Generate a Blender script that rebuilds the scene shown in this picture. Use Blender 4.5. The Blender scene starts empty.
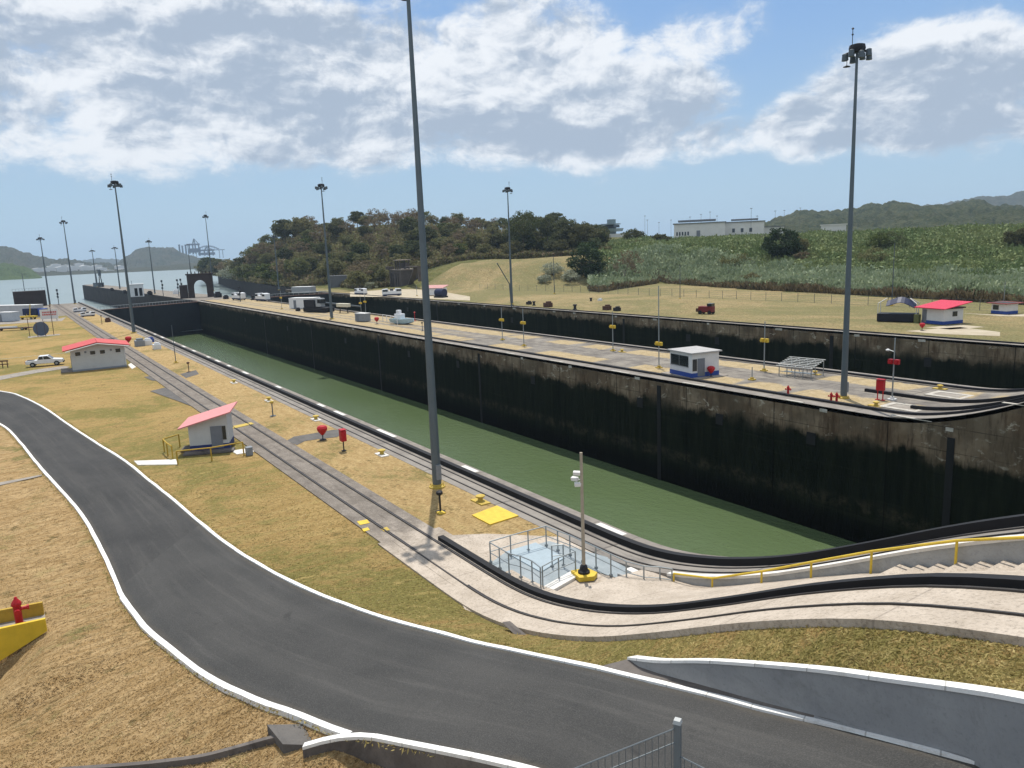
import bpy, math, random
import numpy as np
from mathutils import Matrix, Vector, noise as mnoise
random.seed(7); np.random.seed(7)
S = bpy.context.scene
COL = S.collection
R = math.radians

# ------------------------------------------------------------------ camera
# world: X runs along the lock (+X = upstream), Y across it, Z up; z = 0 is the lock coping
CH = 14.8
FPX = 755.0
PITCH, ROLL = R(10.25), R(2.3)
_up = np.array([-math.sin(ROLL)*math.cos(PITCH), math.cos(ROLL)*math.cos(PITCH), math.sin(PITCH)])
_d = np.array([0-512.0, 384-268.0, -FPX]); _d /= np.linalg.norm(_d)
_d = _d-_up*_d.dot(_up); _d /= np.linalg.norm(_d)
_X = -_d; _Y = np.cross(_up, _X)
RW = np.array([_X, _Y, _up])
cam_d = bpy.data.cameras.new('camera'); cam = bpy.data.objects.new('camera', cam_d); COL.objects.link(cam)
M4 = Matrix.Identity(4)
for i in range(3):
    for j in range(3): M4[i][j] = float(RW[i][j])
M4[0][3] = 0; M4[1][3] = 0; M4[2][3] = CH
cam.matrix_world = M4
cam_d.sensor_width = 36; cam_d.lens = FPX/1024*36
cam_d.clip_start = 0.1; cam_d.clip_end = 30000
S.camera = cam

# ------------------------------------------------------------------ exposure, sun
S.view_settings.view_transform = 'Standard'; S.view_settings.look = 'None'
S.view_settings.exposure = 0.0; S.view_settings.gamma = 1; S.view_settings.use_curve_mapping = False
SUN_EL = R(70); SUN_AZ = R(149)      # direction to the sun, math angle from +X
sd = Vector((math.cos(SUN_EL)*math.cos(SUN_AZ), math.cos(SUN_EL)*math.sin(SUN_AZ), math.sin(SUN_EL)))
sl = bpy.data.lights.new('sun', 'SUN'); sl.energy = 4.5; sl.angle = R(0.5); sl.color = (1, .95, .87)
so = bpy.data.objects.new('sun', sl); COL.objects.link(so); so.location = (0, 0, 120)
so.rotation_euler = sd.to_track_quat('Z', 'Y').to_euler()

def ray(px, py):
    return RW @ np.array([px-512.0, 384.0-py, -FPX])
def on(px, py, z=0.0):
    r = ray(px, py); t = (z-CH)/r[2]; return Vector((r[0]*t, r[1]*t, z))
def at(px, py, D):
    r = ray(px, py); r = r/math.hypot(r[0], r[1]); return Vector((r[0]*D, r[1]*D, CH+r[2]*D))

# ------------------------------------------------------------------ node helper
class N:
    def __init__(s, tree, sock): s.t = tree; s.s = sock
    def _m(s, op, *a, clamp=False):
        n = s.t.nodes.new('ShaderNodeMath'); n.operation = op; n.use_clamp = clamp
        for i, v in enumerate((s,)+a):
            if isinstance(v, N): s.t.links.new(v.s, n.inputs[i])
            else: n.inputs[i].default_value = v
        return N(s.t, n.outputs[0])
    def __add__(s, o): return s._m('ADD', o)
    def __sub__(s, o): return s._m('SUBTRACT', o)
    def __mul__(s, o): return s._m('MULTIPLY', o)
    __radd__ = __add__; __rmul__ = __mul__
    def max(s, o): return s._m('MAXIMUM', o)
    def min(s, o): return s._m('MINIMUM', o)
    def clamp(s): return s._m('ADD', 0.0, clamp=True)
    def step(s, a, b):
        n = s.t.nodes.new('ShaderNodeMapRange'); n.interpolation_type = 'SMOOTHSTEP'
        s.t.links.new(s.s, n.inputs['Value'])
        for k, v in ((1, a), (2, b), (3, 0.0), (4, 1.0)):
            if isinstance(v, N): s.t.links.new(v.s, n.inputs[k])
            else: n.inputs[k].default_value = v
        return N(s.t, n.outputs[0])
def nz(t, vec, scale, detail=4, rough=.55, dist=0.0, ridged=False):
    n = t.nodes.new('ShaderNodeTexNoise'); n.inputs['Scale'].default_value = scale
    n.inputs['Detail'].default_value = detail; n.inputs['Roughness'].default_value = rough
    n.inputs['Distortion'].default_value = dist
    if vec is not None: t.links.new(vec, n.inputs['Vector'])
    return N(t, n.outputs[0])
def mapped(t, vec, scale=(1, 1, 1), rot=(0, 0, 0), loc=(0, 0, 0)):
    n = t.nodes.new('ShaderNodeMapping'); n.inputs['Scale'].default_value = scale
    n.inputs['Rotation'].default_value = rot; n.inputs['Location'].default_value = loc
    t.links.new(vec, n.inputs['Vector']); return n.outputs[0]
def mix(t, f, a, b, mode='MIX'):
    n = t.nodes.new('ShaderNodeMix'); n.data_type = 'RGBA'; n.blend_type = mode
    if isinstance(f, N): t.links.new(f.s, n.inputs[0])
    else: n.inputs[0].default_value = f
    for k, v in ((6, a), (7, b)):
        if hasattr(v, 'links') or hasattr(v, 'is_linked'): t.links.new(v, n.inputs[k])
        else: n.inputs[k].default_value = (*v, 1) if len(v) == 3 else v
    return n.outputs[2]
def newmat(name, rough=.8, metal=0.0, spec=.3):
    m = bpy.data.materials.new(name); m.use_nodes = True
    t = m.node_tree; b = t.nodes['Principled BSDF']
    b.inputs['Roughness'].default_value = rough; b.inputs['Metallic'].default_value = metal
    b.inputs['Specular IOR Level'].default_value = spec
    return m, t, b
def bump(t, b, h, strength=.3, dist=.05):
    n = t.nodes.new('ShaderNodeBump'); n.inputs['Strength'].default_value = strength
    n.inputs['Distance'].default_value = dist
    t.links.new(h.s, n.inputs['Height']); t.links.new(n.outputs[0], b.inputs['Normal'])
def pos(t): return t.nodes.new('ShaderNodeNewGeometry').outputs['Position']
def objc(t): return t.nodes.new('ShaderNodeTexCoord').outputs['Object']
def sep(t, v):
    n = t.nodes.new('ShaderNodeSeparateXYZ'); t.links.new(v, n.inputs[0])
    return [N(t, n.outputs[i]) for i in range(3)]

_MC = {}
def paint(name, c, rough=.5, metal=0, var=.18, scale=3.0, dirt=None, spec=.3):
    """painted / plain surface with mild weathering"""
    if name in _MC: return _MC[name]
    m, t, b = newmat(name, rough, metal, spec)
    p = objc(t)
    f = nz(t, p, scale, 5, .65).step(.35, .75)
    d = dirt or tuple(x*(1-var*2) for x in c)
    cc = mix(t, f*.5, c, d)
    f2 = nz(t, mapped(t, p, (3, 3, .5)), scale*2, 4, .6).step(.5, .8)
    cc = mix(t, f2*var, cc, tuple(x*.45 for x in c))
    t.links.new(cc, b.inputs['Base Color'])
    bump(t, b, nz(t, p, scale*8, 3), .15, .01)
    _MC[name] = m; return m

# ------------------------------------------------------------------ world
SKY_STRENGTH = 0.09
def make_world():
    w = bpy.data.worlds.new('World'); S.world = w; w.use_nodes = True
    t = w.node_tree; bg = t.nodes['Background']
    sky = t.nodes.new('ShaderNodeTexSky'); sky.sky_type = 'NISHITA'; sky.sun_disc = False
    sky.sun_elevation = SUN_EL; sky.sun_rotation = math.pi/2-SUN_AZ
    sky.altitude = 0; sky.air_density = 1.0; sky.dust_density = .6; sky.ozone_density = 1.6
    tc = t.nodes.new('ShaderNodeTexCoord').outputs['Generated']
    x, y, z = sep(t, tc)
    az = y._m('ARCTAN2', x); el = z._m('ARCSINE')
    cb = t.nodes.new('ShaderNodeCombineXYZ')
    t.links.new((az*1.0).s, cb.inputs[0]); t.links.new((el*1.55).s, cb.inputs[1])
    v = cb.outputs[0]
    wv = t.nodes.new('ShaderNodeTexNoise'); wv.inputs['Scale'].default_value = 7; wv.inputs['Detail'].default_value = 5
    t.links.new(v, wv.inputs['Vector'])
    va = t.nodes.new('ShaderNodeVectorMath'); va.operation = 'MULTIPLY_ADD'
    t.links.new(wv.outputs[1], va.inputs[0]); va.inputs[1].default_value = (.07, .05, 0); t.links.new(v, va.inputs[2])
    vd = va.outputs[0]
    big = nz(t, vd, 5.0, 10, .58)
    fine = nz(t, vd, 19, 9, .66)
    n = big*.68+fine*.32
    def blob(px, py, wpx, hpx, k):
        r = ray(px, py); r = r/np.linalg.norm(r); a0 = math.atan2(r[1], r[0]); e0 = math.asin(r[2])
        da = (az-a0)*(FPX/wpx); de = (el-e0)*(FPX/hpx)
        q = (da*da+de*de); q = q*q*-1.0
        return q._m('EXPONENT')*k
    cov = None
    for b in [(90, 60, 300, 112, 1.0), (330, 90, 220, 86, .97), (500, 85, 130, 92, .98), (610, 112, 130, 60, .95), (730, 138, 110, 26, .86), (690, 35, 75, 34, .62), (560, 35, 90, 40, .8),
              (920, 98, 95, 62, 1.05), (840, 128, 120, 36, .95), (975, 70, 60, 44, .9), (1050, 130, 110, 40, .8), (-320, 60, 260, 90, .9), (1380, 90, 170, 60, .8), (740, 15, 40, 18, .5)]:
        q = blob(*b); cov = q if cov is None else cov.max(q)
    hi = el.step(.33, .55)
    cov = cov.max(hi*.72)
    back = (az-R(146)).__mul__(1.0)._m('COSINE').step(.75, .2)*(el.step(.06, .14))*.75
    cov = cov.max(back)
    cov = cov*el.step(.035, .115)
    dens = n+cov*.36
    m = dens.step(.655, .79)
    m2 = dens.step(.58, .80)
    lo1 = nz(t, vd, 5.0, 5, .50); lo2 = nz(t, mapped(t, vd, (1, 1, 1), loc=(.014, .040, 0)), 5.0, 5, .50)
    lit = nz(t, mapped(t, vd, (1, 1, 1), loc=(.004, .010, 0)), 19, 9, .60)
    shade = ((lo2-lo1)*4.6+(lit-fine)*2.0+.50+(dens-.80)*2.6).clamp()
    white = (10.4, 10.7, 11.1); grey = (4.6, 5.5, 6.8)
    cc = mix(t, shade.step(.15, .92), white, grey)
    # pale haze near the horizon, a deeper blue above
    hz = el.step(.30, -.02)
    base = mix(t, .6, sky.outputs[0], (3.0, 5.6, 10.2))
    base = mix(t, hz*.85, base, (5.3, 7.3, 8.6))
    base = mix(t, m2*.35, base, (6.2, 7.2, 8.3))
    out = mix(t, m*.95, base, cc)
    t.links.new(out, bg.inputs['Color']); bg.inputs['Strength'].default_value = SKY_STRENGTH
make_world()

# ------------------------------------------------------------------ object helpers
def link_mesh(name, me, mat=None, parent=None):
    o = bpy.data.objects.new(name, me); COL.objects.link(o)
    if mat is not None and not me.materials: me.materials.append(mat)
    if parent is not None: o.parent = parent
    return o
def tag(o, label=None, cat=None, group=None, kind=None):
    if label: o['label'] = label
    if cat: o['category'] = cat
    if group: o['group'] = group
    if kind: o['kind'] = kind
    return o
def thing(name, label, cat, loc=(0, 0, 0), rz=0, group=None):
    o = bpy.data.objects.new(name, None); COL.objects.link(o); o.empty_display_size = .3
    o.location = loc; o.rotation_euler = (0, 0, rz); return tag(o, label, cat, group)
def dup(root, loc=None, rz=None, label=None, scale=None, group=None):
    def cp(o, par):
        c = o.copy(); COL.objects.link(c); c.parent = par
        for ch in list(o.children): cp(ch, c)
        return c
    r = cp(root, None)
    if loc is not None: r.location = loc
    if rz is not None: r.rotation_euler = (0, 0, rz)
    if scale is not None: r.scale = scale
    if label: r['label'] = label
    if group: r['group'] = group
    return r
class MB:
    def __init__(s): s.v = []; s.f = []
    def add(s, vs, fs):
        b = len(s.v); s.v += [tuple(p) for p in vs]; s.f += [tuple(i+b for i in f) for f in fs]; return s
    def box(s, c, d, rz=0, rx=0, taper=1.0):
        hx, hy, hz = d[0]/2, d[1]/2, d[2]/2
        M = Matrix.Rotation(rz, 3, 'Z') @ Matrix.Rotation(rx, 3, 'X')
        vs = []
        for z in (-hz, hz):
            k = taper if z > 0 else 1
            for x, y in ((-hx, -hy), (hx, -hy), (hx, hy), (-hx, hy)):
                vs.append(M @ Vector((x*k, y*k, z))+Vector(c))
        return s.add(vs, [(3, 2, 1, 0), (4, 5, 6, 7), (0, 1, 5, 4), (1, 2, 6, 5), (2, 3, 7, 6), (3, 0, 4, 7)])
    def cyl(s, p0, p1, r0, r1=None, n=10, cap=True):
        r1 = r0 if r1 is None else r1
        p0 = Vector(p0); p1 = Vector(p1); ax = (p1-p0)
        if ax.length < 1e-6: return s
        ax.normalize(); a = ax.orthogonal().normalized(); b = ax.cross(a)
        vs = []
        for p, r in ((p0, r0), (p1, r1)):
            for i in range(n):
                t = 2*math.pi*i/n; vs.append(p+(a*math.cos(t)+b*math.sin(t))*r)
        fs = [(i, (i+1) % n, n+(i+1) % n, n+i) for i in range(n)]
        if cap: fs += [tuple(range(n-1, -1, -1)), tuple(range(n, 2*n))]
        return s.add(vs, fs)
    def tube(s, pts, r, n=6):
        for a, b in zip(pts[:-1], pts[1:]): s.cyl(a, b, r, r, n)
        return s
    def lathe(s, prof, c=(0, 0, 0), n=14):
        vs = []; c = Vector(c)
        for r, z in prof:
            for i in range(n):
                t = 2*math.pi*i/n; vs.append(c+Vector((r*math.cos(t), r*math.sin(t), z)))
        fs = []
        for k in range(len(prof)-1):
            for i in range(n): fs.append((k*n+i, k*n+(i+1) % n, (k+1)*n+(i+1) % n, (k+1)*n+i))
        fs += [tuple(range(n-1, -1, -1)), tuple(range((len(prof)-1)*n, len(prof)*n))]
        return s.add(vs, fs)
    def prism(s, poly, z0, z1):
        n = len(poly); vs = [(p[0], p[1], z0) for p in poly]+[(p[0], p[1], z1) for p in poly]
        return s.add(vs, [tuple(range(n-1, -1, -1)), tuple(range(n, 2*n))]+[(i, (i+1) % n, n+(i+1) % n, n+i) for i in range(n)])
    def extr(s, prof, y0, y1):
        """profile in (x, z) extruded along y"""
        n = len(prof); vs = [(p[0], y0, p[1]) for p in prof]+[(p[0], y1, p[1]) for p in prof]
        return s.add(vs, [tuple(range(n)), tuple(range(2*n-1, n-1, -1))]+[(i, n+i, n+(i+1) % n, (i+1) % n) for i in range(n)])
    def sheet(s, rows):
        """rows: list of equal-length point lists"""
        b = len(s.v); w = len(rows[0])
        for r in rows: s.v += [tuple(p) for p in r]
        for j in range(len(rows)-1):
            for i in range(w-1): s.f.append((b+j*w+i, b+j*w+i+1, b+(j+1)*w+i+1, b+(j+1)*w+i))
        return s
    def build(s, name, mat, parent=None, smooth=False, bevel=0):
        me = bpy.data.meshes.new(name); me.from_pydata(s.v, [], s.f); me.update()
        if smooth:
            for p in me.polygons: p.use_smooth = True
            try: me.set_sharp_from_angle(angle=R(38))
            except Exception: pass
        o = link_mesh(name, me, mat, parent)
        if bevel:
            md = o.modifiers.new('bevel', 'BEVEL'); md.width = bevel; md.segments = 2; md.limit_method = 'ANGLE'
        return o
def interp(x, pts):
    xs = [p[0] for p in pts]; ys = [p[1] for p in pts]
    return float(np.interp(x, xs, ys))
def catmull(pts, n):
    P = [Vector(p) for p in pts]; P = [P[0]*2-P[1]]+P+[P[-1]*2-P[-2]]
    out = []
    for i in range(1, len(P)-2):
        for k in range(n):
            t = k/n; a, b, c, d = P[i-1], P[i], P[i+1], P[i+2]
            out.append(.5*((2*b)+(c-a)*t+(2*a-5*b+4*c-d)*t*t+(3*b-a-3*c+d)*t**3))
    out.append(P[-2]); return out
def resample(P, n):
    L = [0]
    for a, b in zip(P[:-1], P[1:]): L.append(L[-1]+(b-a).length)
    out = []
    for k in range(n+1):
        s = L[-1]*k/n; i = min(max(np.searchsorted(L, s)-1, 0), len(P)-2)
        t = (s-L[i])/max(L[i+1]-L[i], 1e-9); out.append(P[i].lerp(P[i+1], min(max(t, 0), 1)))
    return out

# ------------------------------------------------------------------ materials
def ground_grass(name, tan, tan2, olive, green_amt=.5, streak=(1.6, .35), rot=0.6, fine=9.0, patch=.07):
    m, t, b = newmat(name, .95, 0, .1)
    p = pos(t)
    big = nz(t, p, patch, 5, .62, .8)
    mid = nz(t, p, patch*7, 6, .7, .5)
    st = nz(t, mapped(t, p, (streak[0], streak[1], 1), (0, 0, rot)), 1.3, 7, .72)
    fn = nz(t, mapped(t, p, (1.8, .7, 1), (0, 0, rot)), fine, 6, .8)
    c = mix(t, st.step(.38, .62), tan, tan2)
    g = (big*.5+mid*.3+st*.3).step(.62-.14*green_amt, .70-.12*green_amt)
    c = mix(t, g*.85, c, olive)
    c = mix(t, (mid*.5+st*.5).step(.55, .64)*.55, c, tuple(x*1.3 for x in tan2))
    c = mix(t, (mid*.6+fn*.4).step(.46, .38)*.65, c, tuple(x*.55 for x in olive))
    c = mix(t, fn.step(.50, .36)*.8, c, tuple(x*.32 for x in tan))
    c = mix(t, fn.step(.54, .70)*.6, c, tuple(min(1, x*1.6) for x in tan2))
    t.links.new(c, b.inputs['Base Color'])
    bump(t, b, fn+st*.5, 1.0, .12)
    return m
M_LAWN = ground_grass('lawn_mown', (.32, .215, .082), (.42, .295, .122), (.165, .158, .046), .72, (1.4, .22), .5, 6)
M_BANK = ground_grass('lawn_dry', (.33, .215, .095), (.45, .315, .16), (.13, .135, .04), .34, (2.0, .42), -.95, 4.0, .13)
M_STRIP = ground_grass('lawn_strip', (.36, .245, .108), (.46, .33, .155), (.17, .15, .05), .45, (.6, 1.2), 0, 5, .09)
M_NORTH = ground_grass('lawn_north', (.24, .185, .088), (.34, .265, .14), (.15, .145, .062), .95, (.10, 1.0), 0.22, 2.0, .022)
M_PATCH = ground_grass('grass_patch', (.40, .285, .125), (.47, .34, .16), (.26, .21, .09), .15, (1, 1), 0, 4)

def concrete(name, c1, c2, dark, scale=.5, joints=0, rough=.9, stain=.6, bmp=.3, along=True):
    m, t, b = newmat(name, rough, 0, .2)
    p = pos(t)
    a = nz(t, p, scale, 6, .65).step(.3, .7)
    c = mix(t, a, c1, c2)
    s1 = nz(t, mapped(t, p, (.35, 2.2, 1)), scale*1.6, 6, .7, .5).step(.5, .75)
    c = mix(t, s1*stain, c, dark)
    f = nz(t, p, 14, 4, .7)
    c = mix(t, f.step(.5, .25)*.35, c, tuple(x*.5 for x in c1))
    if joints:
        x, y, z = sep(t, p)
        fr = (x*(1.0/joints))._m('FRACT'); j = (fr-.5)._m('ABSOLUTE').step(.488, .496)
        c = mix(t, j*.6, c, tuple(x*.4 for x in c1))
    t.links.new(c, b.inputs['Base Color'])
    bump(t, b, f+a, bmp, .03)
    return m
M_CONC = concrete('concrete_grey', (.20, .18, .16), (.28, .255, .225), (.085, .075, .07), .5, 9.0)
M_DECK = concrete('concrete_deck', (.17, .15, .13), (.27, .24, .20), (.075, .065, .058), .35, 7.5, stain=.75)
def deck2():
    m, t, b = newmat('island_deck', .93, 0, .15); p = pos(t); x, y, z = sep(t, p)
    a = nz(t, p, .35, 6, .7).step(.35, .65); c = mix(t, a, (.15, .135, .12), (.26, .235, .20))
    c = mix(t, nz(t, mapped(t, p, (.22, 1.6, 1)), 1, 7, .75).step(.5, .68)*.85, c, (.065, .056, .05))
    f = nz(t, p, 5, 5, .8)
    g = mix(t, nz(t, p, .9, 6, .75).step(.4, .62), (.34, .26, .14), (.43, .34, .205)); g = mix(t, f.step(.5, .35)*.6, g, (.20, .15, .07))
    wob = (nz(t, p, .5, 5, .7)-.5)*2.6; far = x.step(-95, -170)
    r1 = ((y+wob-62.6)._m('ABSOLUTE')).step(far*1.0+1.9, far*1.0+1.3)
    r2 = ((y+wob-71.2)._m('ABSOLUTE')).step(far*1.2+1.9, far*1.2+1.4)
    r3 = ((y+wob-66.8)._m('ABSOLUTE')).step(1.2, .6)*far
    xx = nz(t, mapped(t, p, (1, .22, 1)), .13, 3, .5)
    k1 = (xx+far*.2).step(.47, .50); k2 = (nz(t, mapped(t, p, (1, .2, 1), loc=(31, 7, 0)), .10, 3, .5)+far*.2).step(.42, .45)
    msk = (r1*k1).max(r2*k2).max(r3)
    c = mix(t, msk*(f.step(.25, .45)*.3+.65), c, g)
    jx = ((x*(1/7.3))._m('FRACT')-.5)._m('ABSOLUTE').step(.488, .495); c = mix(t, jx*.5, c, (.05, .045, .04))
    c = mix(t, f.step(.48, .3)*.35, c, (.06, .05, .045))
    t.links.new(c, b.inputs['Base Color']); bump(t, b, f+a, .4, .04); return m
M_ISLE = deck2()
M_SLABL = concrete('concrete_pale', (.50, .43, .35), (.60, .52, .43), (.34, .28, .22), 1.1, 3.2, stain=.35)
M_TRACK = concrete('concrete_track', (.25, .22, .19), (.33, .30, .26), (.12, .10, .09), .7, 6.0)
M_WHITEC = concrete('concrete_white', (.60, .58, .54), (.70, .68, .64), (.40, .37, .33), 2.0, stain=.4)
M_PADS = concrete('pad_concrete', (.38, .35, .30), (.52, .49, .44), (.20, .17, .14), 1.5, stain=.7)
M_GREYFACE = concrete('concrete_greyface', (.30, .305, .30), (.38, .385, .38), (.16, .16, .155), 1.2, stain=.5)
M_PARAPET = concrete('parapet_paint', (.25, .255, .26), (.295, .30, .30), (.17, .17, .165), 1.0, 0, stain=.6, bmp=.15)
M_DARKC = concrete('concrete_old', (.10, .088, .08), (.17, .15, .135), (.04, .035, .033), .5, stain=.7)
M_PIER = concrete('pier_face', (.022, .02, .02), (.05, .042, .038), (.01, .01, .01), .3, stain=.7)
M_BLUEFL = concrete('platform_paint', (.24, .275, .29), (.31, .345, .36), (.21, .235, .25), 1.4, stain=.4, bmp=.1)

def wall_mat():
    m, t, b = newmat('lock_wall_face', .9, 0, .06)
    p = pos(t); x, y, z = sep(t, p)
    vs = nz(t, mapped(t, p, (1.1, 1.1, .13)), 1.0, 7, .7)
    blk = nz(t, p, .35, 5, .6)
    low = mix(t, vs.step(.3, .75), (.0045, .0075, .0042), (.014, .018, .010))
    hl = nz(t, mapped(t, p, (.05, .05, 1.6)), 1.0, 6, .75)
    low = mix(t, hl.step(.54, .72)*.6, low, (.022, .025, .016))
    line = ((z+8.2)._m('ABSOLUTE')*1.0).step(1.0, .1)*nz(t, p, .6, 6, .75).step(.42, .65)
    low = mix(t, line*.6, low, (.065, .055, .036))
    low = mix(t, z.step(-8.6, -10.5)*.8, low, (.002, .0025, .002))
    top = mix(t, blk.step(.35, .65), (.15, .105, .068), (.26, .20, .14))
    top = mix(t, vs.step(.47, .64)*.7, top, (.060, .036, .022))
    fine = nz(t, mapped(t, p, (3.2, 3.2, .5)), 1.0, 6, .75)
    top = mix(t, fine.step(.50, .70)*.7, top, (.04, .028, .020))
    top = mix(t, nz(t, mapped(t, p, (1, 1, 1.6)), .8, 6, .7, .5).step(.58, .66)*.8, top, (.46, .41, .33))
    thr = (vs-.5)*2.2+(blk-.5)*2.4
    grow = x.step(-190, -45)*1.7
    zz = z+thr+grow
    f = zz.step(-1.3, -.3)
    c = mix(t, f, low, top)
    gr = nz(t, p, .25, 4, .6)
    c = mix(t, ((z+thr*.6+grow).step(-2.0, -.6))*gr.step(.45, .6)*.55, c, (.085, .068, .048))
    jx = ((x*(1/11.0))._m('FRACT')-.5)._m('ABSOLUTE').step(.492, .497)
    c = mix(t, jx*.7, c, (.003, .003, .003))
    jz = ((z*(1/1.9))._m('FRACT')-.5)._m('ABSOLUTE').step(.47, .49)*blk.step(.4, .6)
    c = mix(t, jz*.5, c, (.006, .006, .005))
    t.links.new(c, b.inputs['Base Color'])
    bump(t, b, vs+fine, .8, .08)
    return m
M_WALL = wall_mat()
def asphalt_mat(name='asphalt', c1=(.027, .027, .027), c2=(.042, .041, .040), worn=(.070, .067, .062)):
    m, t, b = newmat(name, .88, 0, .3)
    p = pos(t); uvn = t.nodes.new('ShaderNodeUVMap'); uv = uvn.outputs[0]
    u, v, _ = sep(t, uv)
    a = nz(t, p, .22, 6, .65).step(.35, .65)
    c = mix(t, a, c1, c2)
    s1 = nz(t, mapped(t, uv, (9, .10, 1)), 1, 6, .7)
    c = mix(t, s1.step(.48, .68)*.6, c, worn)
    for cu in (.27, .73):
        w = ((u-cu)._m('ABSOLUTE')).step(.13, .02)*nz(t, mapped(t, uv, (4, .25, 1)), 1, 4, .6).step(.3, .6)
        c = mix(t, w*.28, c, worn)
    e = ((u-.5)._m('ABSOLUTE')+(nz(t, p, 1.2, 5, .7)-.5)*.08).step(.44, .5)
    c = mix(t, e*.55, c, (.085, .072, .055))
    f = nz(t, p, 30, 5, .85)
    c = mix(t, f.step(.50, .66)*.6, c, (.13, .125, .115))
    c = mix(t, f.step(.48, .34)*.6, c, (.012, .012, .012))
    vo = t.nodes.new('ShaderNodeTexVoronoi'); vo.feature = 'DISTANCE_TO_EDGE'; vo.inputs['Scale'].default_value = .33
    wv = t.nodes.new('ShaderNodeTexNoise'); wv.inputs['Scale'].default_value = .9; wv.inputs['Detail'].default_value = 6; t.links.new(p, wv.inputs['Vector'])
    va = t.nodes.new('ShaderNodeVectorMath'); va.operation = 'MULTIPLY_ADD'; t.links.new(wv.outputs[1], va.inputs[0]); va.inputs[1].default_value = (1.6, 1.6, 0); t.links.new(p, va.inputs[2]); t.links.new(va.outputs[0], vo.inputs['Vector'])
    cr = N(t, vo.outputs['Distance']).step(.012, .003)*nz(t, p, .16, 3, .5).step(.54, .62)
    c = mix(t, cr*.12, c, (.015, .015, .015))
    st = nz(t, p, .55, 6, .75, 1.0).step(.63, .70); c = mix(t, st*.45, c, (.018, .018, .019))
    t.links.new(c, b.inputs['Base Color']); bump(t, b, f, .6, .015)
    return m
M_ASPH = asphalt_mat()
M_PATCHASPH = concrete('asphalt_old', (.10, .095, .09), (.14, .13, .12), (.06, .055, .052), .8, stain=.5)
def kerb_mat():
    m, t, b = newmat('kerb_white', .75, 0, .3)
    p = pos(t); f = nz(t, p, 2.2, 7, .75)
    xk_, yk_, zk_ = sep(t, p)
    c = mix(t, f.step(.48, .70)*.55, (.78, .77, .74), (.46, .44, .40))
    c = mix(t, nz(t, p, 9, 5, .8).step(.60, .72)*.6, c, (.28, .26, .22))
    jk = (((xk_*.75+yk_*.35)*1.0)._m('FRACT')-.5)._m('ABSOLUTE').step(.482, .494); c = mix(t, jk*.55, c, (.20, .19, .17))
    t.links.new(c, b.inputs['Base Color']); bump(t, b, f, .6, .03); return m
M_KERB = kerb_mat()
def water_mat(name, c, rough, sc, strength, spec=.5, c2=None):
    m, t, b = newmat(name, rough, 0, spec)
    p = pos(t)
    b.inputs['IOR'].default_value = 1.33
    f = nz(t, p, .03, 4, .6, .5).step(.3, .7)
    t.links.new(mix(t, f, c, c2 or tuple(x*1.15 for x in c)), b.inputs['Base Color'])
    n1 = nz(t, mapped(t, p, (1, 1.5, 1)), sc, 6, .7); n2 = nz(t, p, sc*5, 4, .7)
    bump(t, b, n1+n2*.4, strength, .2)
    return m
M_CHAMBER = water_mat('lock_water', (.084, .122, .054), .06, .8, .6, .5, (.094, .132, .066))
M_SEA = water_mat('sea_water', (.17, .22, .22), .30, .08, .5, .5, (.20, .25, .25))
def leaf_mat(name, cols, rnd=.5, trans=.25, sc=.35):
    m, t, b = newmat(name, .7, 0, .15)
    p = pos(t)
    oi = t.nodes.new('ShaderNodeObjectInfo')
    f = nz(t, p, sc, 4, .65); f2 = nz(t, p, sc*7, 3, .7)
    c = mix(t, f.step(.38, .62), cols[0], cols[1])
    c = mix(t, f2.step(.45, .75)*.7, c, cols[2])
    c = mix(t, N(t, oi.outputs['Random'])*rnd, c, cols[3] if len(cols) > 3 else cols[1])
    t.links.new(c, b.inputs['Base Color'])
    if trans:
        tr = t.nodes.new('ShaderNodeBsdfTranslucent'); t.links.new(c, tr.inputs[0])
        ms = t.nodes.new('ShaderNodeMixShader'); ms.inputs[0].default_value = trans
        t.links.new(b.outputs[0], ms.inputs[1]); t.links.new(tr.outputs[0], ms.inputs[2])
        t.links.new(ms.outputs[0], t.nodes['Material Output'].inputs[0])
    return m
LEAF_DARK = leaf_mat('leaf_dark', [(.034, .056, .018), (.085, .105, .038), (.17, .175, .07), (.12, .10, .05)], .5, .35)
LEAF_MID = leaf_mat('leaf_mid', [(.075, .10, .032), (.16, .165, .06), (.28, .255, .115), (.22, .17, .09)], .5, .35)
LEAF_DRY = leaf_mat('leaf_dry', [(.14, .11, .06), (.20, .16, .09), (.27, .22, .14), (.16, .11, .07)])
LEAF_BR = leaf_mat('leaf_bright', [(.06, .085, .018), (.10, .13, .03), (.15, .16, .05), (.09, .10, .03)])
LEAF_CANE = leaf_mat('leaf_cane', [(.19, .24, .13), (.31, .36, .21), (.48, .51, .37), (.2, .2, .1)], 0, .2, .12)
LEAF_SCRUB = leaf_mat('leaf_scrub', [(.12, .17, .06), (.19, .23, .09), (.28, .30, .15), (.1, .1, .05)], 0, .2, .05)
LEAF_SILV = leaf_mat('leaf_silver', [(.26, .28, .20), (.36, .38, .28), (.46, .47, .36), (.3, .3, .2)], .2, .2, .3)
M_BARK = paint('bark', (.09, .07, .055), .9, 0, .3, 4)
M_BARKP = paint('bark_pale', (.22, .19, .16), .9, 0, .3, 4)
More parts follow.
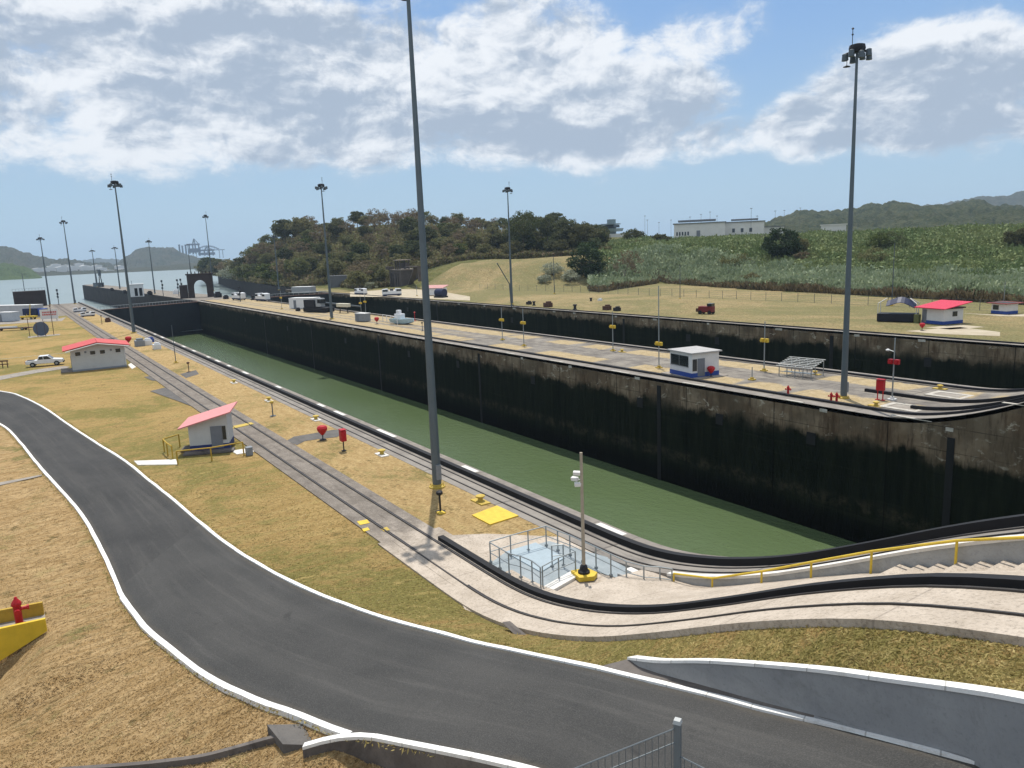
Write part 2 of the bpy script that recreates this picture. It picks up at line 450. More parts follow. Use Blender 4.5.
def hill_mat(name, a, bb, c3, sc):
    m, t, b = newmat(name, .95, 0, .05); p = pos(t)
    f = nz(t, p, sc, 6, .7); g = nz(t, p, sc*8, 5, .7)
    c = mix(t, f.step(.35, .65), a, bb); c = mix(t, g.step(.45, .7)*.8, c, c3)
    c = mix(t, g.step(.42, .25)*.7, c, tuple(x*.4 for x in a))  # gaps in the cover darkened, their shade put into the colour
    t.links.new(c, b.inputs['Base Color']); bump(t, b, g, 1.0, 3.0); return m
M_HILLS = hill_mat('forest_hills', (.030, .038, .018), (.055, .052, .028), (.085, .072, .045), .012)
M_SOIL = hill_mat('hillside_soil', (.11, .11, .045), (.16, .15, .06), (.09, .11, .035), .03)

RED = paint('red_paint', (.42, .012, .018), .45, 0, .12)
REDROOF = paint('red_roof', (.55, .075, .065), .5, 0, .10, 1.5)
PINKROOF = paint('pink_roof', (.66, .26, .25), .5, 0, .08, 1.5)
CRIMROOF = paint('crimson_roof', (.60, .035, .075), .5, 0, .08, 1.5)
WHITE = paint('white_paint', (.66, .66, .65), .6, 0, .10, 1.4)
CREAM = paint('cream_paint', (.50, .51, .50), .7, 0, .10, 1.2)
BLUE = paint('blue_paint', (.025, .07, .30), .5, 0, .12)
NAVY = paint('navy_paint', (.012, .02, .06), .5, 0, .12)
YEL = paint('yellow_paint', (.66, .46, .05), .6, 0, .2)
YELD = paint('yellow_dull', (.50, .36, .07), .7, 0, .2)
OCHRE = paint('ochre_paint', (.46, .30, .04), .7, 0, .2)
STEEL = paint('galvanised', (.30, .33, .34), .5, .55, .15)
POLEM = paint('mast_steel', (.115, .14, .155), .55, .3, .12, .8)
DKPOLE = paint('mast_dark', (.10, .12, .135), .55, .3, .12)
DARK = paint('dark_metal', (.022, .022, .026), .6, .2, .2)
BLACK = paint('black_rubber', (.010, .010, .012), .7, 0, .2)
RUST = paint('rusty_steel', (.10, .05, .035), .8, 0, .35)
BROWN = paint('brown_steel', (.14, .085, .07), .8, 0, .3)
GREYB = paint('grey_box', (.23, .25, .27), .6, 0, .15)
GREYD = paint('grey_door', (.17, .185, .21), .6, 0, .1)
WOOD = paint('pole_wood', (.36, .31, .24), .8, 0, .2)
def glass_mat():
    m, t, b = newmat('dark_glass', .12, 0, .6)
    f = nz(t, objc(t), 1.5, 2); t.links.new(mix(t, f, (.012, .016, .02), (.03, .036, .042)), b.inputs['Base Color']); return m
GLASS = glass_mat()

# ------------------------------------------------------------------ levels
RAMP = [(-28, 0), (-26, .03), (-24.6, .14), (-22.9, .42), (-20.6, 1.02), (-18.5, 1.75), (-16.7, 2.5), (-15.1, 3.3), (-13.6, 4.05), (-12.3, 4.75), (-11, 5.4), (-9.7, 6.0), (-8.2, 6.65), (-6.6, 7.15), (-4.5, 7.7), (-2, 8.1), (1, 8.25), (90, 8.25)]
_rx = np.arange(-60, 95, .1); _rz = np.interp(_rx, [p[0] for p in RAMP], [p[1] for p in RAMP]); _kk = np.exp(-(np.arange(-18, 19)/9.0)**2); _kk /= _kk.sum()
_rz = np.convolve(np.pad(_rz, 18, mode='edge'), _kk, 'valid')
def zr(x): return float(np.interp(x, _rx, _rz))
def zs(x): return zr(x+.3)
def zc(x): return zr(x+7.0)
def xs_list(a, b, dense=(-42, 6)):
    L = list(np.arange(dense[0], dense[1], .8)); c = [x for x in np.arange(a, dense[0], 15.0)]; d = [x for x in np.arange(dense[1]+1, b, 12.0)]
    return [float(x) for x in c+[x for x in L if a < x < b]+d+[b] if a <= x <= b]
X0 = -345.0; X1 = 70.0

def solid_strip(name, ya, yb, zf, xs, mat, depth=1.0, wall=None, parent=None, dz=0.0):
    """paving slab with its top at zf(x)+dz, sides 'depth' deep"""
    m = MB()
    ya_f = ya if callable(ya) else (lambda x: ya); yb_f = yb if callable(yb) else (lambda x: yb)
    top = [[(x, ya_f(x), zf(x)+dz) for x in xs], [(x, yb_f(x), zf(x)+dz) for x in xs]]
    m.sheet(top)
    m.sheet([[(x, ya_f(x), zf(x)+dz-depth) for x in xs], top[0]])
    m.sheet([top[1], [(x, yb_f(x), zf(x)+dz-depth) for x in xs]])
    for x in (xs[0], xs[-1]):
        m.add([(x, ya_f(x), zf(x)+dz-depth), (x, yb_f(x), zf(x)+dz-depth), (x, yb_f(x), zf(x)+dz), (x, ya_f(x), zf(x)+dz)], [(0, 1, 2, 3)])
    return m.build(name, mat, parent)

# ------------------------------------------------------------------ water and beds
w = MB(); w.sheet([[(x, y, -11.5) for x in np.linspace(-296, 70, 8)] for y in (24.9, 58.6)]); w.sheet([[(x, y, -11.5) for x in np.linspace(-296, 70, 8)] for y in (75.4, 106.8)])
tag(w.build('chamber_water', M_CHAMBER), kind='structure')
w = MB(); w.sheet([[(x, y, -10.2) for x in np.linspace(-22000, -290, 30)] for y in np.linspace(-9000, 12000, 30)])
tag(w.build('harbour_water', M_SEA), kind='structure')

# ------------------------------------------------------------------ lock walls
def wall_face(x0, y0, x1, y1, zt, name='face', parent=None, zb=-19, n=24, mat=M_WALL):
    m = MB(); xs = np.linspace(0, 1, n)
    rows = []
    for k in range(6):
        u = k/5
        rows.append([(x0+(x1-x0)*s, y0+(y1-y0)*s, (zt(x0+(x1-x0)*s))*(1-u)+zb*u) for s in xs])
    m.sheet(rows); return m.build(name, mat, parent)
def deck_z(f): return lambda x: f(x)
# near wall
nw = thing('lock_wall', 'near concrete lock wall of the green chamber, topped by rubber-black tow track', 'lock wall')
xsn = xs_list(X0, X1)
m = MB(); m.sheet([[(x, 25.2, zr(x)-.002) for x in xsn], [(x, 25.2, zr(x)-2.5) for x in xsn], [(x, 25.2, -19) for x in xsn]]); m.sheet([[(X0, 25.2, -.002), (X0, -60, -.002)], [(X0, 25.2, -19), (X0, -60, -19)]]); m.build('face', M_WALL, nw)
solid_strip('coping', 24.35, 25.2, zr, xsn, concrete('coping_near', (.19, .17, .15), (.27, .24, .21), (.08, .065, .05), .8, 3.0, stain=.7), .4, parent=nw, dz=.03)
# white worn pads set in the coping
pm = MB()
for px, py in [(139, 331), (148, 335), (157, 338), (168, 343), (181, 347), (195, 351), (211, 357), (220, 361), (230, 366), (246, 373)]+[(281, 387), (325, 405), (343, 413), (389, 433), (472, 469), (620, 527)]:
    q = on(px, py); pm.box((q.x, 24.8, zr(q.x)+.045), (1.6+random.random()*2.2, .42, .02))
pm.build('pad', M_WHITEC, nw)
# near apron between tow track and grass
tag(solid_strip('pavement', 22.2, 24.35, zr, xsn, M_CONC, 2.2, dz=.02), kind='structure')
def track(label, y, xs, zf, half=.14, h=.5, mat=BLACK, rails=True, cat='track', dz=0.0, rail_off=(-.75,)):
    t = thing('tow_track', label, cat)
    yf = y if callable(y) else (lambda x: y)
    m = MB()
    m.sheet([[(x, yf(x)-half, zf(x)+dz) for x in xs], [(x, yf(x)-half, zf(x)+dz+h) for x in xs], [(x, yf(x)+half, zf(x)+dz+h) for x in xs], [(x, yf(x)+half, zf(x)+dz) for x in xs]])
    for x in (xs[0], xs[-1]): m.add([(x, yf(x)-half, zf(x)+dz), (x, yf(x)+half, zf(x)+dz), (x, yf(x)+half, zf(x)+dz+h), (x, yf(x)-half, zf(x)+dz+h)], [(0, 1, 2, 3)])
    m.build('rack_rail', mat, t)
    for off in rail_off:
        r = MB(); r.sheet([[(x, yf(x)+off+a, zf(x)+dz+b) for x in xs] for a, b in ((-.035, .02), (-.035, .07), (.035, .07), (.035, .02))]); r.build('rail', paint('rail_steel', (.06, .055, .052), .6, .3, .2), t)
    return t
track('black raised tow track running the full length of the near lock edge', 24.0, xsn, zr, .17, .34, rail_off=(-.55, -1.25))
# retaining face under the near apron where the ramp climbs (Y 22.2)
rw = MB(); xr = [x for x in xsn if -22.5 < x < 30]
rw.sheet([[(x, 22.17, zr(x)-3.2) for x in xr], [(x, 22.17, zr(x)+.03) for x in xr], [(x, 22.42, zr(x)+.03) for x in xr], [(x, 22.42, zr(x)-.3) for x in xr]])
rt = thing('retaining_wall', 'grey retaining wall with white top edge behind the yellow handrail', 'wall')
rw.build('face', M_GREYFACE, rt)
e = MB(); e.sheet([[(x, 22.14, zr(x)-.06) for x in xr], [(x, 22.14, zr(x)+.05) for x in xr], [(x, 22.5, zr(x)+.05) for x in xr]]); e.build('cap', M_WHITEC, rt)

# grass strip, return track slab
xg = [x for x in xs_list(X0, -26) if x <= -28.5]
g = MB(); g.sheet([[(x, y, .0) for x in xg] for y in np.linspace(17.5, 22.25, 4)])
tag(g.build('grass_strip', M_STRIP), kind='structure')
xt = xs_list(X0, X1)
def bed_mat():
    m, t, b = newmat('track_bed_concrete', .92, 0, .15); p = pos(t); x, y, z = sep(t, p)
    a = nz(t, p, .7, 6, .7).step(.3, .7); f = nz(t, p, 9, 5, .8)
    g = mix(t, a, (.15, .13, .11), (.24, .21, .18)); g = mix(t, nz(t, mapped(t, p, (.3, 2.4, 1)), 1, 6, .75).step(.5, .68)*.7, g, (.09, .075, .065))
    w_ = mix(t, a, (.39, .33, .265), (.50, .43, .355)); w_ = mix(t, nz(t, p, 2.2, 6, .75).step(.55, .7)*.5, w_, (.34, .28, .22))
    c = mix(t, (x+(nz(t, p, .35, 5, .65)-.5)*9).step(-38.5, -31.5), g, w_)
    c = mix(t, f.step(.5, .34)*.55, c, (.13, .11, .09)); c = mix(t, f.step(.55, .7)*.4, c, (.66, .60, .52))
    jx = ((x*(1/4.1))._m('FRACT')-.5)._m('ABSOLUTE').step(.490, .496); c = mix(t, jx*.35, c, (.12, .10, .09))
    t.links.new(c, b.inputs['Base Color']); bump(t, b, f+a, .6, .04); return m
M_BED = bed_mat(); M_SLABL = M_BED
xt1 = [x for x in xt if x <= -34]; xt2 = [x for x in xt if x >= -34.9]
tag(solid_strip('track_bed', 14.5, 17.6, lambda x: 0, xt1, M_BED, .5, dz=.05), kind='structure')
tag(solid_strip('ramp_bed', 14.3, 17.9, zs, xt2, M_BED, .6, dz=.06), kind='structure')
m = MB(); P_ = [on(a, b, .05) for a, b in [(392, 541), (420, 562), (448, 582), (471, 596), (462, 604), (466, 612), (482, 618), (505, 622), (530, 624), (545, 615), (500, 590), (440, 560)]]; m.prism([(p.x, p.y) for p in P_], -.4, .075); tag(m.build('pale_apron', M_BED), kind='structure')
rtk = thing('return_track', 'pale concrete return track with two thin rails between lawn and grass strip', 'track')
RAILM = paint('rail_steel', (.06, .055, .052), .6, .3, .2)
for off in (15.35, 16.75):
    r = MB(); r.sheet([[(x, off+a, zs(x)+b) for x in xt] for a, b in ((-.035, .06), (-.035, .11), (.035, .11), (.035, .06))]); r.build('rail', RAILM, rtk)
    r = MB(); r.sheet([[(x, off+a, zs(x)+.064) for x in xt] for a in (.05, .15)]); r.build('slot', DARK, rtk)
xk = [x for x in xt if x >= -34.0]
def yk(x): return 17.12
rk_ = track('thick black rack rail curving up the ramp between stairs and return track', yk, xk, zs, .16, .22, rail_off=(), dz=.04)
# pale concrete slope between return track and retaining wall
def hs(x): return interp(x, [(-23, .02), (-20, .45), (-17.2, .3), (-15, .35), (-13, .5), (-11, .85), (-8, 1.0), (0, 1.0)])
xsl = [x for x in xs_list(-24.5, X1) if x > -23.8]
s_ = MB(); s_.sheet([[(x, y, (zs(x)+.04)*(1-u)+(max(zr(x)-hs(x), 0)+.01)*u+.05*math.sin(u*3)) for x in xsl] for u, y in [(k/6, 17.9+(22.2-17.9)*k/6) for k in range(7)]])
tag(s_.build('concrete_slope', M_SLABL), kind='structure')
# steps along the wall foot
st = thing('stairway', 'pale concrete steps climbing beside the grey retaining wall', 'stairs')
m = MB(); x = -11.6
while x < -1.5:
    z0 = zr(x)-hs(x)+.10; m.box((x, 21.45, z0-.6), (.60, 1.3, 1.5)); x += .58
m.build('steps', M_SLABL, st)

# ------------------------------------------------------------------ stair platform
pf = thing('sunken_platform', 'pale blue painted platform with railings beside the black rack rail', 'platform')
A = on(490.7, 562.5); B = on(546.4, 546); Cc = on(541, 590); E = on(672, 590)
m = MB(); P_ = [on(a, b, .07) for a, b in [(489, 564), (505, 552.5), (549, 541), (607, 557), (672, 591), (655, 592.5), (625, 580), (598, 572), (575, 578), (545, 594), (528, 588)]]; m.prism([(p.x, p.y) for p in P_], -.3, .07); m.build('deck', M_BLUEFL, pf)
m = MB(); m.prism([(-33.6, 17.55), (-32.4, 19.4), (-31.2, 20.6), (-29.6, 22.1), (-21.0, 22.1), (-21.0, 17.55)], -.3, .035); tag(m.build('pale_apron', M_BED), kind='structure')
m = MB(); m.prism([(-29.6, 18.75), (-29.6, 20.6), (-27.2, 20.6), (-26.6, 18.75)], .071, .12); m.build('step_plate', paint('plate_grey', (.33, .40, .44), .6, 0, .12), pf)
m = MB(); m.box((-25.2, 18.9, .1), (.55, 1.9, .14), rz=.25); m.build('white_curb', M_WHITEC, pf); m = MB(); m.box((-23.6, 22.0, .12), (1.4, .35, .16)); m.build('white_curb', M_WHITEC, pf)
m = MB(); m.prism([(-23.9, 21.0), (-21.2, 21.4), (-20.2, 22.1), (-22.4, 22.1)], .072, .35); m.build('wedge', M_GREYFACE, pf)
def railing(label, pts, h=1.05, mat=STEEL, r=.028, mid=True, name='guard_railing', foot=True, seg=None, cat='railing', group=None):
    t = thing(name, label, cat, pts[0], 0, group); b = Vector(pts[0])
    P = [Vector(p)-b for p in pts]
    for p in P:
        m = MB(); m.cyl(p, p+Vector((0, 0, h)), r*1.15, n=6)
        if foot: m.box(p+Vector((0, 0, .05)), (.12, .12, .1))
        m.build('post', mat, t)
    m = MB(); m.tube([p+Vector((0, 0, h)) for p in P], r, 6); m.build('top_rail', mat, t)
    if mid:
        m = MB(); m.tube([p+Vector((0, 0, h*.52)) for p in P], r*.8, 6); m.build('mid_rail', mat, t)
    return t
def pl(L, z=.07): return [on(px, py, z) for px, py in L]
railing('long galvanised railing on the canal side of the blue platform', pl([(490.7, 562.5), (511, 556), (528.5, 551), (546.4, 546), (558, 551), (570.2, 555.7), (583, 562), (596.2, 568.4), (611, 576), (626.5, 584), (644, 589), (660, 590), (672, 592)]))
railing('short galvanised railing on the track side of the blue platform', pl([(490.7, 563.5), (500, 569), (509.3, 575), (521, 578), (532.5, 583), (541, 590)]))
railing('inner galvanised railing guarding the opening in the blue platform', pl([(543, 589), (559, 580), (575.7, 573), (563.6, 566), (552.3, 567)]))

# yellow handrail up the stairs
def hr_pt(px, py, z): return on(px, py, z)
hp = []
for x in (-21.4, -19.3, -16.95, -14.9, -12.75, -10.2, -7.6, -5.0, -2.4, .2):
    hp.append(Vector((x, 21.95, zr(x)-hs(x)+.02)))
t = thing('handrail', 'yellow handrail climbing along the grey retaining wall', 'handrail', hp[0])
top = [p+Vector((0, 0, [.38, .42, .50, .62, .80, 1.05, 1.05, 1.05, 1.05, 1.05][i]))-hp[0] for i, p in enumerate(hp)]
m = MB(); m.tube(top, .045, 8); m.build('top_rail', YEL, t)
for p, q in zip(hp, top):
    m = MB(); m.cyl(p-hp[0], q, .04, n=8); m.build('post', YEL, t)

# ------------------------------------------------------------------ road
ZR_ = [(0, 0), (170, 0), (230, .15), (280, .3), (330, .5), (385, .8), (440, 1.2), (500, 1.85), (560, 2.6), (610, 3.15), (660, 3.6), (710, 4.2), (760, 4.7), (836, 5.4), (910, 6.1), (981, 6.6)]
RE = [on(px, py, interp(px, ZR_)) for px, py in [(0, 391.6), (20, 396.6), (43, 408), (66, 424), (96, 444), (123, 461), (146, 479.6), (169, 498), (189, 515), (212.5, 535), (242, 556), (281, 578.5), (308, 591.5), (337, 603), (385, 620), (430, 632), (474, 644), (514, 652.5), (567, 664), (595, 670), (638, 680.5), (677, 690), (716, 699.5), (760, 711.5), (836, 729), (910, 748), (981, 767)]]
LE = [on(px, py, z) for px, py, z in [(0, 423.5, 0), (20, 441, 0), (36.5, 461, 0), (57, 484, 0), (80, 510, 0), (95, 533, 0), (111, 565, .05), (120, 587, .1), (131, 606, .18), (149, 628, .3), (173, 648, .42), (204, 672, .65), (251, 696, .95), (298, 713, 1.2), (337, 728.5, 1.45), (363, 736, 1.62), (450, 751, 2.3), (540, 769, 3.0)]]
RE = [Vector((-150, -60, 0)), Vector((-142, -28, 0)), Vector((-128, -10, 0))]+RE+[Vector((-1.5, 11.4, 7.6)), Vector((4, 11.3, 8.1)), Vector((30, 11.3, 8.2))]
LE = [Vector((-136, -60, 0)), Vector((-122, -22, 0)), Vector((-104, -6.5, 0))]+LE+[Vector((-9.0, 7.6, 4.9)), Vector((-3, 6.9, 7.2)), Vector((4, 6.7, 8.1)), Vector((30, 6.7, 8.2))]
REs = resample(catmull(RE, 10), 260); LEs = catmull(LE, 10)
LEs = resample(LEs, 260)
# pair by X so that both edges share stations on the straight part
def edge_at(P, x):
    for a, b in zip(P[:-1], P[1:]):
        if (a.x-x)*(b.x-x) <= 0 and abs(b.x-a.x) > 1e-6: return a.lerp(b, (x-a.x)/(b.x-a.x))
    return P[-1] if x > P[-1].x else P[0]
rows = []
for i in range(9):
    u = i/8; rows.append([a.lerp(b, u)+Vector((0, 0, .03*math.sin(math.pi*u))) for a, b in zip(LEs, REs)])
rd = MB(); rd.sheet(rows); ro = rd.build('road', M_ASPH, smooth=True); tag(ro, kind='structure')
def strip_uv(o, nr, nc):
    me = o.data; uvl = me.uv_layers.new(name='UVMap')
    for lp in me.loops:
        k = lp.vertex_index; uvl.data[lp.index].uv = ((k//nc)/(nr-1), (k % nc)*.6)
strip_uv(ro, 9, len(rows[0]))
# newer patch of surfacing: a band across the road
def band(P, Q, i0, i1, u0, u1, dz):
    return [[P[i].lerp(Q[i], u)+Vector((0, 0, dz+.03*math.sin(math.pi*u))) for i in range(i0, i1)] for u in np.linspace(u0, u1, 9)]

def newpatch(): return asphalt_mat('asphalt_patch', (.036, .036, .035), (.050, .049, .047), (.078, .075, .070))
M_NEWP = newpatch()
i0 = min(i for i, p in enumerate(LEs) if p.x > -38.3)
m = MB(); m.sheet(band(LEs, REs, i0, 261, .0, 1.0, .004)); _o = tag(m.build('road_resurfacing', M_NEWP, smooth=True), kind='structure'); strip_uv(_o, 9, 261-i0)

def ribbon(P, wd, h, name, mat, side=1, base=-.25, wobble=0.0, kind='structure'):
    m = MB(); A_, B_ = [], []
    for i, p in enumerate(P):
        a = P[max(i-1, 0)]; b = P[min(i+1, len(P)-1)]; d = (b-a); d.z = 0; d.normalize()
        nrm = Vector((-d.y, d.x, 0))*side
        wv = wobble*(mnoise.noise(p*.6)) if wobble else 0
        A_.append(p+nrm*wv*.5); B_.append(p+nrm*(wd+wv))
    m.sheet([[p+Vector((0, 0, base)) for p in A_], [p+Vector((0, 0, h)) for p in A_], [p+Vector((0, 0, h)) for p in B_], [p+Vector((0, 0, base)) for p in B_]])
    o = m.build(name, mat); 
    if kind: tag(o, kind=kind)
    return o
kr = [p for p in REs if p.x < 30]
ribbon(kr, .18, .06, 'kerb', M_KERB, 1, wobble=.05)
kl1 = [p for p in LEs if p.x < -35.2]; kl2 = [p for p in LEs if -36.3 < p.x < -18.0]; kl3 = [p for p in LEs if p.x > -18.6]
ribbon(kl1, .18, .06, 'kerb', M_KERB, -1, wobble=.05)
ribbon(kl2, .22, .08, 'kerb', M_KERB, -1, wobble=.06)
# curved white topped wall that takes over from the kerb at the bottom of the picture
kl3 = [p for p in kl3 if p.x > -17.6]
kw = resample(catmull([on(305, 747, 1.2), on(322, 742, 1.36), on(342, 738, 1.52), on(364, 737, 1.64)]+kl3[::8]+[kl3[-1]], 8), 90)
kt = thing('kerb_wall', 'low white-topped wall curving along the road at the bottom of the picture', 'wall')
m = MB(); A_, B_ = [], []
for i, p in enumerate(kw):
    d = kw[min(i+1, len(kw)-1)]-kw[max(i-1, 0)]; d.z = 0; d.normalize(); n_ = Vector((d.y, -d.x, 0)); A_.append(p); B_.append(p+n_*.19)
m.sheet([[p+Vector((0, 0, -.1)) for p in A_], [p+Vector((0, 0, .14)) for p in A_], [p+Vector((0, 0, .14)) for p in B_], [p+Vector((0, 0, .04)) for p in B_]]); m.build('cap', M_KERB, kt)
m = MB(); m.sheet([[p+Vector((0, 0, .04)) for p in B_], [p+Vector((0, 0, -4)) for p in B_]]); m.build('face', M_DARKC, kt)

# ------------------------------------------------------------------ lawn between road and return track
edge = [p+Vector((-.0, .18, 0)) for p in REs]
XS0 = on(628, 660, 3.3).x
lx = [p for p in edge if p.x <= XS0+1.6]
rows = []
def lawn_top(p):
    x = p.x; zt = zs(x)-.02-(0 if x < -27 else min(.10, (x+27)*.02))
    return Vector((x, 14.32 if x > -34 else 14.52, zt))
for i in range(9):
    u = i/8
    r = []
    for p in lx:
        q = lawn_top(p); a = p.lerp(q, u)
        if p.x > -17: a.z = p.z+(q.z-p.z)*u
        a.z -= .05 if p.x > XS0-.3 else 0
        a.z += .10*math.sin(math.pi*u)*(1 if p.x > -60 else .0)*mnoise.noise(Vector((a.x*.25, a.y*.25, 0)))
        r.append(a)
    rows.append(r)
lw = MB(); lw.sheet(rows); tag(lw.build('lawn', M_LAWN, smooth=True), kind='structure')
lw = MB(); lw.sheet([[(x, y, 0) for x in np.linspace(X0, -150, 12)] for y in np.linspace(-60, 14.52, 8)]); tag(lw.build('far_lawn', M_LAWN), kind='structure')
# bank on the camera side of the road
rows = []
YW0 = on(45, 619, .45); YW1 = on(-60, 642, .45); _yd = (YW1-YW0); _yd.z = 0; _yl = _yd.length; _yu = _yd/_yl; _yn = Vector((_yu.y, -_yu.x, 0))
if _yn.x < 0: _yn = -_yn
for k, off in enumerate([.10, .55, 1.0, 1.5, 2.0, 2.5, 3.0, 3.5, 4, 4.5, 5, 5.5, 6, 6.5, 7, 7.5, 8, 9, 10, 11, 12, 13, 15, 20, 60]):
    r = []
    for p in LEs:
        if p.x < -18.5: drop = -.05-.055*min(off, 14)*(1 if p.x > -70 else .3)
        else: drop = -min(p.z+.1, .25+.10*(p.x+18.5)+.35)-.02*off
        x = p.x; y = p.y-off
        a = Vector((x, y, p.z+drop))
        if p.x > -30: # the fill behind the kerb falls back to the lower ground
            f = min(1, off/5.0); tgt = -.35-.03*off; a.z = a.z*(1-f)+tgt*f if p.z > .3 else a.z
        a.z += .12*mnoise.noise(Vector((x*.35, y*.35, 0)))*min(1, off/2)
        rel = a-YW0; rel.z = 0; tt = rel.dot(_yu); dn = rel.dot(_yn)
        if -1.0 < tt < 14 and dn > -.12:
            a.z -= min(1, max(0, (tt+.2)/2.0))*1.5*max(0, 1-max(0, dn)/7.0)*min(1, (dn+.12)/.3)
        r.append(a)
    rows.append(r)
BANKROWS = rows
bk = MB(); bk.sheet(rows); bank_o = tag(bk.build('grass_bank', M_BANK, smooth=True), kind='structure')
# gutter curb at the bottom left
from mathutils.bvhtree import BVHTree
_bv = BVHTree.FromPolygons([v.co.copy() for v in bank_o.data.vertices], [tuple(p.vertices) for p in bank_o.data.polygons])
def hit(px, py, dz=0.0):
    r = Vector(ray(px, py)).normalized(); h = _bv.ray_cast(Vector((0, 0, CH)), r)
    return (h[0]+Vector((0, 0, dz))) if h[0] is not None else on(px, py, 0)
gp = [hit(px, py) for px, py in [(60, 772), (130, 767), (170, 763), (205, 758), (240, 749), (265, 742), (290, 736)]]
gt = resample(catmull(gp, 8), 40)
o = ribbon(gt, .16, .16, 'gutter_curb', M_DARKC, -1, base=-.4, kind=None)  # dark concrete colour carries the shade of the curb's camera side
tag(o, 'weathered concrete gutter curb, shade in its dark colour, crossing the dry bank at bottom left', 'curb')
m = MB(); q = hit(298, 737)
m.prism([(q.x-1.0, q.y-.6), (q.x+.2, q.y-.5), (q.x+1.1, q.y+.6), (q.x-.2, q.y+.5)], -.6, q.z+.10)
tag(m.build('concrete_apron', M_PATCHASPH), 'small worn concrete apron where the gutter curb meets the kerb', 'apron')

# ------------------------------------------------------------------ parapet wall right of the road
pf_ = [on(px, py, z) for px, py, z in [(628, 660, 3.3), (640, 668, 3.42), (660, 675, 3.6), (705, 687, 4.15), (760, 702.6, 4.7), (820, 718, 5.3), (884, 735, 5.9), (960, 757, 6.5), (1024, 776, 7.0)]]
tops = [657.5, 659, 660.5, 661, 664.5, 670, 678.5, 689, 700.5]
def h_at(foot, ytop):
    best = (9, 0)
    for h in np.arange(0, 3.5, .01):
        c = RW.T @ (np.array(foot)+np.array([0, 0, h])-np.array([0, 0, CH])); y = 384-FPX*c[1]/-c[2]
        best = min(best, (abs(y-ytop), h))
    return best[1]
hts = [h_at(p, y) for p, y in zip(pf_, tops)]
pp = [Vector((p.x, p.y, p.z)) for p in pf_]; pt_ = [p+Vector((0, 0, h)) for p, h in zip(pp, hts)]
for _k in (2, 5): pp.append(pf_[-1]+Vector((_k*1.2, -.05*_k, min(.35*_k, 1.2)))); pt_.append(pp[-1]+Vector((0, 0, hts[-1])))
pp.append(Vector((25, 12.2, 8.2))); pt_.append(Vector((25, 12.2, 9.5)))
pb = catmull(pp, 8); ptt = catmull(pt_, 8)
t = thing('parapet_wall', 'smooth grey parapet wall with white top bordering the road at lower right', 'wall')
m = MB(); m.sheet([[p+Vector((0, 0, -.5)) for p in pb], [p+Vector((0, 0, -.04)) for p in ptt]]); m.build('face', M_PARAPET, t)
m = MB(); n2 = Vector((.10, .26, 0)); m.sheet([[p+Vector((0, -.03, -.06)) for p in ptt], [p+Vector((0, -.03, .02)) for p in ptt], [p+n2+Vector((0, 0, .02)) for p in ptt], [p+n2+Vector((0, 0, -1.2)) for p in ptt]]); m.build('cap', M_KERB, t)
# dark drain strip between kerb and wall foot
m = MB(); k_in = [p for p in REs if p.x > XS0-1.2]
foot = resample(pb, len(k_in)-1)
m.sheet([[p+Vector((0, .15, .02)) for p in k_in], [p+Vector((0, 0, .03)) for p in foot]]); tag(m.build('verge_strip', M_DARKC), kind='structure')
# raised grass behind the parapet, up to the ramp slab
m = MB(); cols = resample(ptt, 60); rows = []
for u in np.linspace(0, 1, 5): rows.append([Vector((p.x+.05, 0, 0))+Vector((0, (p.y+.2)*(1-u)+14.33*u, (p.z-.07)*(1-u)+(zs(p.x)-.12)*u+.1*math.sin(u*3.1)*0)) for p in cols])
m.sheet(rows); tag(m.build('grass_verge', M_LAWN, smooth=True), kind='structure')

# ------------------------------------------------------------------ centre wall (island between the two chambers)
XC0, XC1 = -297.0, X1
xc = xs_list(XC0, XC1, (-50, 0))
cwt = thing('lock_wall', 'long centre lock wall with dark algae face between the two chambers', 'lock wall')
m = MB(); m.sheet([[(x, 58.3, zc(x)-.03) for x in xc], [(x, 58.3, zc(x)-2.5) for x in xc], [(x, 58.3, -19) for x in xc]]); m.build('face', M_WALL, cwt)
m = MB(); m.sheet([[(x, 75.7, zc(x)-.03) for x in xc], [(x, 75.7, -19) for x in xc]]); m.build('rear_face', M_WALL, cwt)
solid_strip('coping', 58.3, 59.6, zc, xc, M_CONC, .35, parent=cwt, dz=.0)
solid_strip('coping', 74.6, 75.7, zc, xc, M_CONC, .35, parent=cwt, dz=.0)
pm = MB()
for i in range(26):
    x = -290+i*10.6+random.random()*5
    pm.box((x, 58.42, zc(x)+.02), (1.2+random.random()*2.2, .34, .05))
    if random.random() < .45: pm.box((x+3, 58.29, zc(x)-.35), (.4+random.random()*.9, .03, .3))
pm.build('pad', M_PADS, cwt)
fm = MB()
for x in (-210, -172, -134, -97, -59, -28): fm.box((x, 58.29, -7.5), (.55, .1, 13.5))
fm.build('ladder_recess_shade', BLACK, cwt)  # black boxes proud of the face, shade inside ladder recesses put in as colour
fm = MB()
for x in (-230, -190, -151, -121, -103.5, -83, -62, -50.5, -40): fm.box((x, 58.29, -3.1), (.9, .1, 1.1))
fm.build('recess_shade', BLACK, cwt)  # square openings likewise: no hollow, only black for their inner shade
dk = solid_strip('lock_deck', 59.6, 74.6, zc, xc, M_ISLE, .3, dz=-.005); tag(dk, kind='structure')
track('dark tow track along the near edge of the centre wall', 60.0, xc, zc, .11, .20, rail_off=(.8,), mat=DARK)
track('dark tow track along the far edge of the centre wall', 74.0, xc, zc, .11, .20, rail_off=(-.8,), mat=DARK)
def yA(x): return 66.6-max(0, (x+40))*.0
xm = [x for x in xs_list(-41.0, XC1, (-41, 0))]
track('dark rack rail starting beside the red cabinet on the centre wall', lambda x: 66.8, xm, zc, .14, .28, rail_off=())
xm2 = [x for x in xs_list(-33.5, XC1, (-33, 0))]
